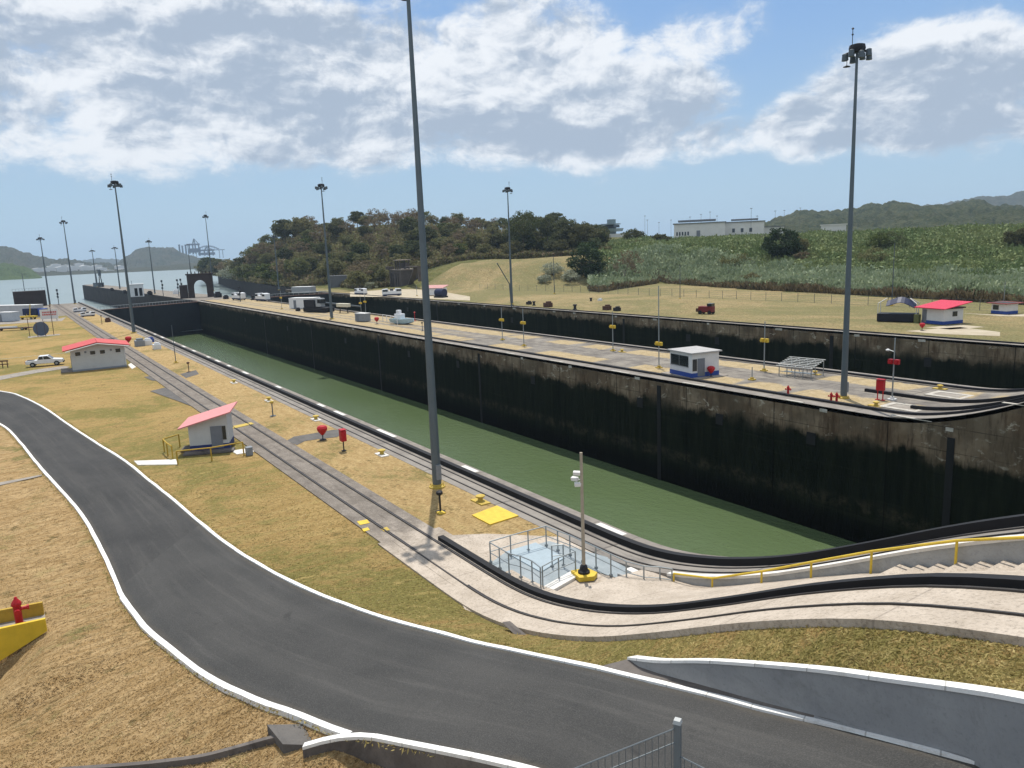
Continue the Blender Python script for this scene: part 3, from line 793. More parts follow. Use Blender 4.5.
track('second dark rack rail climbing the centre wall ramp nearest the camera', lambda x: 62.6, xm2, zc, .14, .28, rail_off=())
# patches of dry grass on the deck
def blob_poly(cx, cy, lx_, ly_, z, m, n=18, sk=0):
    c = len(m.v); ph = random.random()*9
    for i in range(n):
        a = 2*math.pi*i/n; ca, sa = math.cos(a), math.sin(a)
        k = (abs(ca)**4+abs(sa)**4)**-.25*(1+.10*mnoise.noise(Vector((ca*2+ph, sa*2, ph))))
        m.v.append((cx+ca*k*lx_/2, cy+sa*k*ly_/2, z))
    m.f.append(tuple(range(c, c+n)))
# concrete frames around two hatches at the foot of the ramp
def hatch(px, py, label):
    q = on(px, py); q.x = min(q.x, -34)
    t = thing('hatch', label, 'hatch', (q.x, q.y, .02)); m = MB()
    for a, b, c, d in ((0, -1, 3.4, .5), (0, 1, 3.4, .5), (-1.45, 0, .5, 1.5), (1.45, 0, .5, 1.5)): m.box((a, b, .03), (c, d, .05))
    m.build('frame', M_PADS, t); m = MB(); m.box((0, 0, .015), (2.4, 1.5, .02)); m.build('cover', M_TRACK, t)
hatch(907, 408, 'pale framed hatch on the centre wall nearest the camera, at the ramp foot')
hatch(960, 397, 'pale framed hatch on the centre wall behind the rack rails, at the ramp foot')

# approach wall seaward of the gates
ap = thing('approach_wall', 'long dark approach wall reaching out into the harbour beyond the gates', 'pier')
poly = [(-297, 58.3), (-640, 48.5), (-652, 51), (-648, 58), (-297, 75.7)]
m = MB(); m.prism(poly, -16, -.05); m.build('body', M_PIER, ap)
m = MB(); m.prism([(-297, 58.9), (-639, 49.2), (-650, 51.5), (-646, 57.4), (-297, 75.1)], -.05, .03); m.build('deck', M_DECK, ap)

# far wall (north bank)
xn = xs_list(-345, X1, (-50, 0))
fw = thing('lock_wall', 'far lock wall with dark face below the northern lawn', 'lock wall')
m = MB(); m.sheet([[(x, 106.5, zc(x)-.03) for x in xn], [(x, 106.5, zc(x)-2.5) for x in xn], [(x, 106.5, -19) for x in xn]]); m.build('face', M_WALL, fw)
solid_strip('coping', 106.5, 109.2, zc, xn, M_CONC, .35, parent=fw)
pm = MB()
for i in range(24):
    x = -320+i*13+random.random()*6
    pm.box((x, 106.62, zc(x)+.02), (1.2+random.random()*2.2, .3, .05)); pm.box((x+3, 106.49, zc(x)-.4), (.5+random.random()*1.0, .03, .35))
pm.build('pad', M_PADS, fw)
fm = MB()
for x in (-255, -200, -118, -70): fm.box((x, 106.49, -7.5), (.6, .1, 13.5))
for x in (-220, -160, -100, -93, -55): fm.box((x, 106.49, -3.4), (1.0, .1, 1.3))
fm.build('recess_shade', BLACK, fw)  # black boxes stand in for the shaded hollows of this wall
track('dark tow track along the coping of the far lock wall', 107.6, xn, zc, .11, .20, rail_off=(.8,), mat=DARK)

# gates
def gate(label, x0, y0, x1, y1, ztop=-.3, z0=-18):
    t = thing('lock_gate', label, 'gate', (x0, y0, 0)); d = Vector((x1-x0, y1-y0, 0)); L_ = d.length; u = d.normalized(); n_ = Vector((-u.y, u.x, 0))
    a = math.atan2(u.y, u.x); m = MB(); m.box(u*L_/2+Vector((0, 0, (ztop+z0)/2)), (L_, 1.9, ztop-z0), rz=a); m.build('leaf', paint('gate_steel', (.016, .020, .026), .6, .2, .3, .3), t)
    m = MB(); m.box(u*L_/2+Vector((0, 0, ztop+.12)), (L_, 2.4, .16), rz=a); m.build('walkway', RUST, t)
    for s in (-1.1, 1.1):
        m = MB()
        for k in range(9): p = u*L_*k/8+n_*s+Vector((0, 0, ztop+.2)); m.cyl(p, p+Vector((0, 0, 1)), .04, n=5)
        m.cyl(n_*s+Vector((0, 0, ztop+1.2)), u*L_+n_*s+Vector((0, 0, ztop+1.2)), .04, n=5); m.build('rail', STEEL, t)
gate('dark gate leaf of the green chamber hinged on the near wall', -283, 25.2, -288, 41.8)
gate('dark gate leaf of the green chamber hinged on the centre wall', -294, 58.3, -288, 41.8)
gate('dark gate leaf of the far chamber hinged on the centre wall', -288, 75.7, -292, 91)
gate('dark gate leaf of the far chamber hinged on the north wall', -288, 106.5, -292, 91)

# ------------------------------------------------------------------ northern land
SHORE = [(-345, 109.2), (-370, 118), (-456, 126), (-600, 150), (-750, 173), (-900, 205), (-1050, 270), (-1150, 420)]
CT = []
def c(px, py, D, dz=0): p = at(px, py, D); CT.append((p.x, p.y, p.z+dz))
for x, y in [(-67, 165), (-96, 171), (-141, 180), (-172, 189), (-199, 198), (-213, 181), (-252, 163), (-273, 143), (-300, 122), (-330, 120), (0, 150), (60, 140), (200, 120), (400, 110), (-100, 120), (-200, 118), (-20, 120), (100, 112), (-150, 150), (-60, 140), (-230, 140)]: CT.append((x, y, 0))
for x, y in [(-310, 133), (-292, 140), (-280, 150), (-300, 150), (-270, 140), (-318, 140)]: CT.append((x, y, 0))
for x, y in [(-456, 130), (-600, 156), (-750, 180), (-900, 215), (-1050, 300)]: CT.append((x, y, -3))
c(900, 226, 350); c(1023, 222, 350); c(780, 227, 380); c(640, 241, 370); c(1180, 214, 350); c(1400, 205, 380); c(700, 232, 400)
c(900, 262, 262, 0); c(1023, 264, 255, 0); c(780, 258, 278, 0); c(700, 262, 285, 0)
for _p, _y, _D in [(605, 256.5, 296), (570, 258.5, 298), (540, 260, 300), (510, 261.5, 303), (480, 263, 306), (450, 264.5, 311), (430, 265.5, 318)]:
    c(_p, _y, _D); _q = at(_p, _y, _D); CT.append(tuple(at(_p, 250, _D+30)[:2])+(_q.z+.3,)); CT.append(tuple(at(_p, 250, _D+8)[:2])+(_q.z,))
for D in (600, 800): c(900, 226, 350); p = at(900, 226, D); CT.append((p.x, p.y, 17)); p = at(1023, 222, D); CT.append((p.x, p.y, 17)); p = at(1200, 222, D); CT.append((p.x, p.y, 17)); p = at(700, 230, D); CT.append((p.x, p.y, 16))
c(400, 214, 430, -13); c(350, 222, 450, -12); c(300, 236, 470, -10); c(275, 237, 500, -9); c(250, 239, 540, -8); c(232, 246, 610, -8); c(450, 216, 440, -11); c(500, 222, 430, -11); c(560, 232, 400, -10); c(610, 245, 390, -6)
c(400, 225, 640, -13); c(300, 246, 700, -12); c(500, 230, 640, -10); c(600, 240, 640, -8)
CT = np.array(CT)
def tps_fit(C):
    n = len(C); X = C[:, :2]/100.0
    d = np.linalg.norm(X[:, None]-X[None], axis=2); K = np.where(d > 1e-9, d*d*np.log(np.maximum(d, 1e-9)), 0)+np.eye(n)*.02
    P = np.hstack([np.ones((n, 1)), X]); Amat = np.zeros((n+3, n+3)); Amat[:n, :n] = K; Amat[:n, n:] = P; Amat[n:, :n] = P.T
    return X, np.linalg.solve(Amat, np.concatenate([C[:, 2], np.zeros(3)]))
TX, TW = tps_fit(CT)
def _azp(px): r_ = ray(px, 240); return math.atan2(r_[1], r_[0])
AZ_A = _azp(585); AZ_B = _azp(660)
EMB = [(425, 266, 320), (430, 265.5, 318), (450, 264.5, 311), (480, 263, 306), (510, 261.5, 303), (540, 260, 300), (570, 258.5, 298), (605, 256.5, 296), (612, 256.5, 296)]
_ea = [-_azp(e[0]) for e in EMB]; _ez = [at(*e).z for e in EMB]; _eD = [e[2] for e in EMB]
def tn(x, y):
    p = np.array([x, y])/100.0; d = np.linalg.norm(TX-p, axis=1)
    k = np.where(d > 1e-9, d*d*np.log(np.maximum(d, 1e-9)), 0)
    z = float(k@TW[:-3]+TW[-3]+TW[-2]*p[0]+TW[-1]*p[1])
    sy = np.interp(x, [s[0] for s in SHORE[::-1]], [s[1] for s in SHORE[::-1]]) if x < -345 else 109.2
    f = min(1, max(0, (y-sy)/22.0)); z *= f
    az_ = math.atan2(y, x)
    if _ea[0] <= -az_ <= _ea[-1]:
        e_z = np.interp(-az_, _ea, _ez); e_D = np.interp(-az_, _ea, _eD); Dq = math.hypot(x, y)
        w_ = min(1, (-az_-_ea[0])/.02, (_ea[-1]+az_)/.03)
        cz_ = e_z+max(0, Dq-e_D-14)*.22
        if z > cz_: z = z*(1-w_)+cz_*w_
    k_ = min(1, max(0, (AZ_A-az_)/(AZ_A-AZ_B))); k_ = k_*k_*(3-2*k_)
    D_ = math.hypot(x, y); cap = (13.2+min(2.5, max(0, (D_-350)*.008)))*k_+40*(1-k_)
    if z > cap-3: z = cap-3+3*math.tanh((z-cap+3)/3)
    return min(max(z, -3.0 if x < -345 else -0.0), 34)
def base_y(x): # foot of the cane slope / embankment
    return interp(x, [(-330, 120), (-300, 122), (-273, 143), (-252, 163), (-213, 181), (-205, 196), (-199, 198), (-172, 189), (-141, 180), (-96, 171), (-67, 165), (0, 150), (60, 140), (200, 120)])
gx = np.concatenate([np.arange(-1150, -345, 15), np.arange(-345, 120, 5.0), np.arange(120, 420, 15)])
def row_y(x, v):
    sy = 109.15 if x >= -345 else float(np.interp(x, [s[0] for s in SHORE[::-1]], [s[1] for s in SHORE[::-1]]))
    return sy+v
vv = np.concatenate([np.arange(0, 260, 5.0), np.arange(260, 900, 20)])
rows = []
for v in vv:
    r = []
    for x in gx:
        y = row_y(x, v); z = tn(x, y)
        if z > 1.0: z += .8*mnoise.noise(Vector((x*.04, y*.04, 0)))*min(1, z/3)
        r.append((float(x), float(y), z+(zc(x) if x > -30 and v < 60 else 0)*(1-v/60 if v < 60 else 0)))
    rows.append(r)
hb = MB(); hb.sheet(rows)
me_o = hb.build('hillside', M_NORTH, smooth=True); tag(me_o, kind='structure'); me_o.data.materials.append(M_SOIL)
for p in me_o.data.polygons:
    cx, cy, cz = p.center
    if cy > base_y(cx)-1 and not (-275 < cx < -206 and cy < base_y(cx)+62): p.material_index = 1
m = MB(); sh = [Vector((x, y, 0)) for x, y in SHORE]; sh = resample(catmull(sh, 6), 60)
m.sheet([[(p.x, p.y-.1, .05 if p.x > -360 else -.5) for p in sh], [(p.x, p.y-.1, -14) for p in sh]])
tag(m.build('sea_wall', M_PIER), 'dark curved sea wall below the wooded hill left of the far chamber', 'wall')
# pale worn ground on the north lawn
m = MB()
def px_sheet(m, pts, z): P = [on(a, b, z) for a, b in pts]; m.add(P, [tuple(range(len(P)))])
px_sheet(m, [(905, 331), (960, 327), (1000, 332), (1000, 336), (940, 334)], .02)
px_sheet(m, [(925, 327.5), (960, 324.5), (985, 327), (950, 329.5)], .02)
px_sheet(m, [(350, 296.5), (350, 292), (395, 289.2), (430, 289.4), (470, 296.5), (470, 300.5), (400, 297.2)], .02)
px_sheet(m, [(960, 313), (990, 314.4), (1024, 314), (1060, 314.5), (1060, 317), (1000, 316)], .02)
tag(m.build('worn_path', concrete('worn_ground', (.38, .32, .23), (.46, .40, .30), (.26, .21, .13), .3, stain=.6)), kind='structure')

# ------------------------------------------------------------------ far hills and shores
def ridge(name, prof, D, front, zbase, mat, bumpa=8, step=1.5, back=300, nr=26, seed=0, zmin=None):
    px = np.arange(prof[0][0], prof[-1][0]+.01, step)
    ys = np.interp(px, [p[0] for p in prof], [p[1] for p in prof]); m = MB(); rows = []
    for k in range(nr+5):
        r = []
        for a, b in zip(px, ys):
            u = min(k/nr, 1); d = D-front*(1-u)+(k-nr)*back/5*(k > nr)
            base = at(a, b, D); cz = base.z-bumpa*.5; pr = ray(a, b); h = math.hypot(pr[0], pr[1])
            x, y = pr[0]/h*d, pr[1]/h*d
            s = .5-.5*math.cos(math.pi*u); z = zbase+(cz-zbase)*s
            if k > nr: z = cz-(cz-zbase)*((k-nr)/5)**1.5
            e = min(1, max(0, s*4))*min(1, max(.15, (cz-zbase)/25))
            q = Vector((x, y, seed*50.0))
            z += bumpa*e*(mnoise.noise(q/(bumpa*5))*1.1+.55*mnoise.noise(q/(bumpa*1.6))+.5*abs(mnoise.noise(q/(bumpa*.8))))
            r.append((x, y, z))
        rows.append(r)
    m.sheet(rows); return tag(m.build(name, mat, smooth=False), kind='structure')
ridge('wooded_hill', [(-260, 262), (-120, 240), (-60, 244), (0, 246), (8, 246.5), (20, 250.5), (32, 255), (50, 257.5), (70, 260), (90, 262.5), (110, 263.5), (118, 266), (130, 270)], 3300, 700, -10, M_HILLS, 14, 1.2)
ridge('wooded_hill', [(100, 268), (118, 262), (128, 254.5), (136, 249.5), (145, 246.8), (160, 246.2), (172, 247.5), (180, 251), (190, 254), (200, 258), (212, 262), (230, 266)], 3700, 600, -10, M_HILLS, 14, 1.0, seed=2)
ridge('low_shore', [(-200, 270), (-60, 264), (0, 264), (20, 265), (36, 268), (60, 270), (110, 268), (150, 266), (200, 262), (230, 258)], 2900, 650, -10.3, M_HILLS, 5, 1.0, back=400, seed=3)
ridge('low_shore', [(-160, 274), (-60, 265), (-10, 262.5), (10, 263.5), (24, 266), (33, 269.5), (42, 276)], 2050, 170, -10.3, hill_mat('shore_trees', (.045, .07, .02), (.07, .10, .03), (.10, .13, .05), .03), 6, 1.0, back=100, seed=4)
ridge('distant_ridge', [(60, 262), (80, 259.5), (97, 257.5), (110, 258.5), (130, 262)], 6500, 500, -10, M_HILLS, 14, 1.5, seed=5)
ridge('forested_hills', [(742, 226), (775, 220), (790, 217), (805, 213.5), (820, 213), (832, 211), (844, 210), (850, 207.5), (856, 207), (864, 204.5), (872, 203.5), (880, 206), (886, 206), (904, 203), (920, 205), (939, 203), (959, 202), (979, 202), (999, 207), (1023, 207), (1080, 200), (1200, 196), (1320, 200), (1500, 190)], 1500, 600, 14, hill_mat('forest_canopy', (.028, .040, .014), (.060, .066, .028), (.11, .105, .05), .035), 12, .8, nr=80, seed=6)
ridge('distant_ridge', [(900, 212), (940, 203), (957, 200), (979, 195), (999, 193), (1009, 194), (1023, 191), (1060, 188), (1130, 195), (1200, 205)], 3600, 800, 14, M_HILLS, 16, 1.2, seed=7)

# ------------------------------------------------------------------ foliage builders
def np_mesh(name, V, F4, mat, parent=None):
    me = bpy.data.meshes.new(name); nV = len(V); nF = len(F4)
    me.vertices.add(nV); me.vertices.foreach_set('co', V.astype(np.float32).ravel())
    me.loops.add(nF*4); me.loops.foreach_set('vertex_index', F4.astype(np.int32).ravel())
    me.polygons.add(nF); me.polygons.foreach_set('loop_start', np.arange(0, nF*4, 4, dtype=np.int32)); me.polygons.foreach_set('loop_total', np.full(nF, 4, dtype=np.int32))
    me.update(calc_edges=True); me.validate(); return link_mesh(name, me, mat, parent)
def leaf_quads(C, size, rng, up=.3, aspect=.62):
    n = len(C); nrm = rng.normal(size=(n, 3)); nrm[:, 2] += up; nrm /= np.linalg.norm(nrm, axis=1)[:, None]
    a = np.cross(nrm, rng.normal(size=(n, 3))); a /= np.linalg.norm(a, axis=1)[:, None]; b = np.cross(nrm, a)
    s = size*(.6+.8*rng.random(n))[:, None]; a = a*s; b = b*s*aspect
    V = np.stack([C-a*.9, C+b*.8-a*.1, C+a, C-b*.8+a*.1], 1).reshape(-1, 3)
    return V, np.arange(n*4).reshape(-1, 4)
def crown_pts(rng, rx, rz, ncl, nl, cr, zc_, flat=.0, holes=.0):
    P = []
    for _ in range(ncl):
        d = rng.normal(size=3); d /= np.linalg.norm(d); k = (.45+.55*rng.random()**.5)
        if d[2] < -.2: k *= .8
        cpt = np.array([d[0]*rx*k*(1+.25*rng.normal()*.5), d[1]*rx*k*(1+.25*rng.normal()*.5), zc_+d[2]*rz*k])
        r = cr*(.6+.8*rng.random()); q = rng.normal(size=(nl, 3)); q /= np.linalg.norm(q, axis=1)[:, None]; q *= (rng.random(nl)**.4)[:, None]*r; q[:, 2] *= .65
        P.append(cpt+q)
    return np.concatenate(P)
def tree_mesh(parent, rng, h, rx, rz, ncl, nl, cr, leaf, lmat, bmat=None, trunk_r=.25, limbs=6, zc_=None):
    zc_ = zc_ if zc_ is not None else h-rz; bmat = bmat or M_BARK
    m = MB(); top = Vector((rng.normal()*.3, rng.normal()*.3, zc_+rz*.2)); mid = Vector((rng.normal()*.2, rng.normal()*.2, zc_*.5))
    m.cyl((0, 0, -.5), mid, trunk_r*1.2, trunk_r*.85, 7); m.cyl(mid, top, trunk_r*.85, trunk_r*.3, 6)
    for k in range(limbs):
        a = 2*math.pi*k/limbs+rng.random(); s = mid.lerp(top, .1+.8*rng.random()); e_ = Vector((math.cos(a)*rx*.75, math.sin(a)*rx*.75, zc_+rz*(rng.random()-.35)))
        kk = s.lerp(e_, .5)+Vector((0, 0, .12*rz)); m.cyl(s, kk, trunk_r*.4, trunk_r*.25, 5); m.cyl(kk, e_, trunk_r*.25, trunk_r*.06, 4)
        for j in range(2):
            e2 = kk.lerp(e_, .4+.3*j)+Vector((rng.normal(), rng.normal(), abs(rng.normal())))*rx*.25; m.cyl(kk.lerp(e_, .3+.3*j), e2, trunk_r*.15, trunk_r*.04, 4)
    m.build('trunk', bmat, parent)
    P = crown_pts(rng, rx, rz, ncl, nl, cr, zc_); V, F = leaf_quads(P, leaf, rng)
    return np_mesh('crown', V, F, lmat, parent)
def bare_tree(parent, rng, h, mat, spread=.55, n1=9, leafs=220, lm=None):
    m = MB(); tips = []
    def grow(p, d, L_, r, k):
        e_ = p+d*L_; m.cyl(p, e_, r, r*.6, 5 if k < 2 else 3)
        if k >= 4: tips.append(e_); return
        for _ in range(3 if k < 3 else 2):
            nd = (d+Vector((rng.normal(), rng.normal(), rng.normal()*.5+.15))*spread).normalized(); grow(p.lerp(e_, .6+.4*rng.random()), nd, L_*(.62+.2*rng.random()), r*.55, k+1)
    grow(Vector((0, 0, -.3)), Vector((0, 0, 1)), h*.36, .16, 0); m.build('trunk', mat, parent)
    if leafs:
        T = np.array([tuple(t) for t in tips]); P = T[rng.integers(0, len(T), leafs)]+rng.normal(size=(leafs, 3))*.5; V, F = leaf_quads(P, .35, rng); np_mesh('crown', V, F, lm or LEAF_DRY, parent)
RNG = np.random.default_rng(11)

# forest on the hill behind the locks: six tree forms, copied
G_F = 'trees of the wooded hill behind the locks'
protos = []
spec = [(LEAF_DARK, 12.5, 5.6, 4.6, 64, 42, 1.7, .55, 'dense dark evergreen tree in the wooded hill behind the locks'),
        (LEAF_DARK, 10.5, 5.0, 4.0, 54, 42, 1.5, .5, 'dense dark evergreen tree in the wooded hill behind the locks'),
        (LEAF_MID, 11.5, 5.4, 4.2, 58, 40, 1.6, .5, 'mid-green bushy tree in the wooded hill behind the locks'),
        (LEAF_MID, 9.0, 4.6, 3.6, 48, 40, 1.4, .45, 'mid-green bushy tree in the wooded hill behind the locks'),
        (LEAF_DRY, 10.0, 4.4, 3.8, 30, 34, 1.2, .38, 'brown half-bare tree in the wooded hill behind the locks'),
        (LEAF_BR, 8.5, 4.2, 3.3, 44, 40, 1.3, .42, 'bright olive tree in the wooded hill behind the locks')]
for i, (lm, h, rx, rz, ncl, nl, cr, lf, lab) in enumerate(spec):
    t = thing('forest_tree', lab, 'tree', (0, 0, 0), 0, G_F); tree_mesh(t, RNG, h, rx, rz, ncl, nl, cr, lf, lm, trunk_r=.28); protos.append(t)
def front_D(px): return interp(px, [(205, 790), (217, 760), (225, 690), (240, 560), (260, 478), (285, 410), (300, 388), (330, 372), (360, 328), (385, 335), (412, 350), (430, 344), (500, 334), (560, 322), (600, 312), (612, 312)])
spots = []; tries = 0
while len(spots) < 225 and tries < 9000:
    tries += 1
    px = RNG.uniform(203, 601) if RNG.random() < .8 else RNG.uniform(205, 320); f0 = front_D(px); dep = 185 if px < 560 else 95
    D = f0+6+dep*RNG.random()**1.15; p = at(px, 300, D); x, y = p.x, p.y
    if all((x-a)**2+(y-b)**2 > (7.9+(D-300)*.008)**2 for a, b, *_ in spots): spots.append((x, y, px, D-f0))
used = set()
KINDW = ['tall dark evergreen', 'dense dark evergreen', 'mid-green bushy tree', 'smaller mid-green tree', 'brown half-bare tree', 'bright olive tree']
def zone(px, dd):
    a = 'at its seaward tip' if px < 240 else 'above the sea wall' if px < 290 else 'left of the centre mast' if px < 325 else 'above the grey caisson' if px < 360 else 'behind the blockhouse' if px < 420 else 'left above the embankment' if px < 470 else 'mid above the embankment' if px < 515 else 'in the dark clump'
    b = 'at the foot' if dd < 30 else 'low' if dd < 75 else 'high' if dd < 120 else 'on the crest'
    return b+' on the wooded hill, '+a
for x, y, px, dd in spots:
    r = RNG.random(); n1 = mnoise.noise(Vector((x*.012, y*.012, 3)))
    if px > 520: k = 0 if r < .6 else 1
    elif px > 430: k = [2, 3, 5, 3, 4][int(r*5)] if n1 > -.1 else [1, 2, 3, 4][int(r*4)]
    else: k = ([0, 1, 0, 2, 3, 4] if n1 < .05 else [2, 3, 4, 0, 2, 5])[int(r*6)]
    if 370 < px < 425 and dd > 90: k = 4 if r < .6 else 2
    s = .55+.55*RNG.random(); s *= (1.3 if px < 320 else 1)*(.88 if 430 < px < 515 else 1.0)*(1.12 if px > 520 and dd > 40 else 1)
    z = tn(x, y)-.4
    lab_ = KINDW[k]+' '+zone(px, dd)
    if k not in used: used.add(k); t = protos[k]; t.location = (x, y, z); t.rotation_euler = (0, 0, RNG.random()*6); t.scale = (s*1.05, s*1.05, s); t['label'] = lab_
    else: dup(protos[k], (x, y, z), RNG.random()*6, lab_, scale=(s*(1+.2*RNG.random()), s*(1+.2*RNG.random()), s))
for k in range(6):
    if k not in used: protos[k].location = (*tuple(at(300+30*k, 250, 520))[:2], 10)

def scatter_stuff(name, n, pick, size, mat, kind='stuff', aspect=.6, up=.5, vert=False):
    P = []; Z = []
    while len(P) < n:
        q = pick()
        if q is not None: P.append(q)
    P = np.array(P); rng = RNG
    if not vert: V, F = leaf_quads(P, size, rng, up, aspect)
    else:
        a = rng.random(len(P))*math.tau; w_ = size*.30*(.6+.8*rng.random(len(P))); h = size*(.6+.8*rng.random(len(P)))
        dx, dy = np.cos(a)*w_, np.sin(a)*w_; lx2, ly2 = rng.normal(size=len(P))*.35*size, rng.normal(size=len(P))*.35*size
        x, y, z = P.T
        V = np.stack([np.stack([x-dx*.5, y-dy*.5, z-.4], 1), np.stack([x+dx*.5, y+dy*.5, z-.4], 1), np.stack([x+dx+lx2, y+dy+ly2, z+h*.75], 1), np.stack([x-dx*.6+lx2*1.3, y-dy*.6+ly2*1.3, z+h], 1)], 1).reshape(-1, 3)
        F = np.arange(len(P)*4).reshape(-1, 4)
    o = np_mesh(name, V, F, mat); return tag(o, kind=kind)
def pick_under():
    px = RNG.uniform(203, 612); f0 = front_D(px); D = f0-(4 if px < 425 else -2)+(150 if px < 560 else 90)*RNG.random()**1.5; p = at(px, 300, D)
    z = tn(p.x, p.y); b = 2.4+2.0*mnoise.noise(Vector((p.x*.09, p.y*.09, 1)))
    return (p.x, p.y, z+b*RNG.random())
scatter_stuff('undergrowth', 40000, pick_under, .8, LEAF_MID)
scatter_stuff('undergrowth', 16000, pick_under, .8, LEAF_DRY)
# tall cane and scrub covering the slope on the right
def pick_slope(d0, d1, hgt, nsc, px0=588, px1=1330):
    def f():
        px = RNG.uniform(px0, px1); q = on(min(px, 1500), interp(px, [(588, 291), (600, 292), (625, 288), (660, 283), (700, 286), (760, 290), (820, 293), (900, 297), (960, 300), (1023, 304), (1330, 318)]))
        D0 = math.hypot(q.x, q.y); D = D0+d0+(d1-d0)*RNG.random(); p = at(px, 260, D)
        n_ = mnoise.noise(Vector((p.x*nsc, p.y*nsc, 2)))+.5*mnoise.noise(Vector((p.x*nsc*3, p.y*nsc*3, 5)))
        z = tn(p.x, p.y); return (p.x, p.y, z+max(0, hgt*(.75+.75*n_))*RNG.random())
    return f
scatter_stuff('cane_grass', 45000, pick_slope(-1, 42, 3.0, .07), 1.0, LEAF_CANE, vert=True)
scatter_stuff('cane_grass', 40000, pick_slope(-1, 44, 3.2, .07), .6, LEAF_CANE, up=.8)
scatter_stuff('cane_grass', 26000, pick_slope(-2, 6, 1.6, .07), .9, LEAF_DRY, vert=True)
scatter_stuff('scrub', 170000, pick_slope(30, 205, 2.6, .06), .62, LEAF_SCRUB, up=.9)
scatter_stuff('scrub', 25000, pick_slope(30, 205, 2.8, .06), .9, LEAF_SCRUB, vert=True)
def pick_rim():
    px = RNG.uniform(760, 1330); D = 352+70*RNG.random(); p = at(px, 225, D); return (p.x, p.y, tn(p.x, p.y)+2.2*RNG.random())
scatter_stuff('dry_brush', 9000, pick_rim, .8, leaf_mat('leaf_rim', [(.075, .055, .04), (.10, .07, .05), (.13, .10, .06)], 0, .1))

def shrub(label, px, py, D, w_, h, mat, n=1500, name='shrub', cat='bush', group=None, leaf=.3, ground=True):
    p = at(px, py, D); z = tn(p.x, p.y) if ground else p.z
    t = thing(name, label, cat, (p.x, p.y, z-.1), 0, group); rng = RNG
    m = MB()
    for k in range(6):
        a = k*1.05; m.cyl((0, 0, 0), (math.cos(a)*w_*.25, math.sin(a)*w_*.25, h*.6), .07, .03, 4)
    m.build('stem', M_BARK, t); P = crown_pts(rng, w_/2, h/2, max(8, n//40), 40, w_*.16, h*.52); P[:, 2] = np.abs(P[:, 2]); V, F = leaf_quads(P, leaf, rng); np_mesh('foliage', V, F, mat, t); return t
def bigtree(label, px, py_top, D, w_, lmat, n=90, bare=False, cratio=.62, base=None, leaf=.42, cr=None, nl=42):
    p = at(px, py_top, D); z0 = tn(p.x, p.y) if base is None else base; h = p.z-z0
    t = thing('tree', label, 'tree', (p.x, p.y, z0-.2)); rz = h*cratio/2*1.05
    tree_mesh(t, RNG, h, w_/2, rz, n, nl, cr or w_*.13, leaf, lmat, zc_=h-rz*.95, trunk_r=.3, limbs=8); return t
# individually recognisable trees
bigtree('big round dark green tree standing alone at the foot of the embankment', 587, 243, 285, 13.5, leaf_mat('leaf_green', [(.022, .045, .014), (.04, .07, .02), (.07, .10, .035), (.03, .05, .02)]), 130, cratio=.9, base=0)
bigtree('spreading dark tree with see-through crown at the left end of the dark clump', 522, 212, 345, 17, LEAF_DARK, 90, cratio=.55)
bigtree('slender dark tree rising behind the spreading tree, in the dark clump', 547, 213, 352, 8.5, LEAF_DARK, 50, cratio=.6)
bigtree('dark tree with rounded top in the middle of the dark clump', 566, 219, 340, 12, LEAF_DARK, 80, cratio=.7)
bigtree('broad dark tree at the right end of the dark clump', 583, 223, 330, 13, LEAF_DARK, 90, cratio=.75)
bigtree('thin dark tree leaning out at the right edge of the dark clump', 599, 230, 330, 7, LEAF_DARK, 40, cratio=.6)
bigtree('flat-topped dark tree beside the control tower', 633, 230, 380, 11, LEAF_DARK, 60, cratio=.6)
bigtree('small dark tree left of the white warehouse', 661, 234, 370, 9, LEAF_DARK, 60, cratio=.8)
bigtree('brownish tree below the flat-topped tree', 640, 242, 350, 12, LEAF_DRY, 60, cratio=.8)
bigtree('dense dark green tree alone on the cane slope below the warehouse', 783, 229, 274, 12.5, leaf_mat('leaf_green2', [(.018, .036, .012), (.035, .06, .018), (.06, .085, .03), (.03, .05, .02)]), 120, cratio=.95)
bigtree('smaller green tree touching the right side of the dense slope tree', 797, 237, 278, 8, LEAF_MID, 70, cratio=.9)
shrub('pinkish dry bush at the foot of the dense slope tree', 801, 262, 268, 4.5, 4, LEAF_DRY, 900)
bigtree('small dark green tree on the right slope at the picture edge', 1019, 228, 282, 8, LEAF_DARK, 60, cratio=.9)
shrub('dark olive bush on the slope left of the dense tree', 735, 258, 272, 10, 5.0, LEAF_MID, 1500)
shrub('dark green bush on the slope behind the blue canopy', 872, 262, 258, 9, 5, LEAF_MID, 1200)
shrub('yellow-green bush high on the slope right of the mast', 876, 243, 282, 9, 5.5, LEAF_BR, 1200)
shrub('dark bush on the slope beside the yellow-green bush', 888, 244, 284, 9, 6, LEAF_DARK, 1200)
shrub('low dark hedge bush at the slope foot below the warehouse', 752, 283, 242, 6, 4, LEAF_MID, 900)
shrub('grey-green bush at the slope foot left of the long mast', 706, 279, 258, 6, 3.5, LEAF_CANE, 900)
shrub('silvery bush left of the big round tree', 553, 281, 285, 9, 4.2, LEAF_SILV, 1500)
shrub('low silvery bush at the left end of the silvery row', 545, 284, 278, 5, 2.5, LEAF_SILV, 900)
shrub('pale silvery bush just left of the big round tree trunk', 570, 281, 278, 7, 4, LEAF_SILV, 1200)
shrub('pale silvery bush at the water edge of the wooded hill', 233, 272, 600, 22, 9, LEAF_SILV, 1800, leaf=.6)
shrub('pale olive bush mound right of the silvery bush at the water edge', 247, 268, 545, 20, 9, LEAF_BR, 1600, leaf=.6)
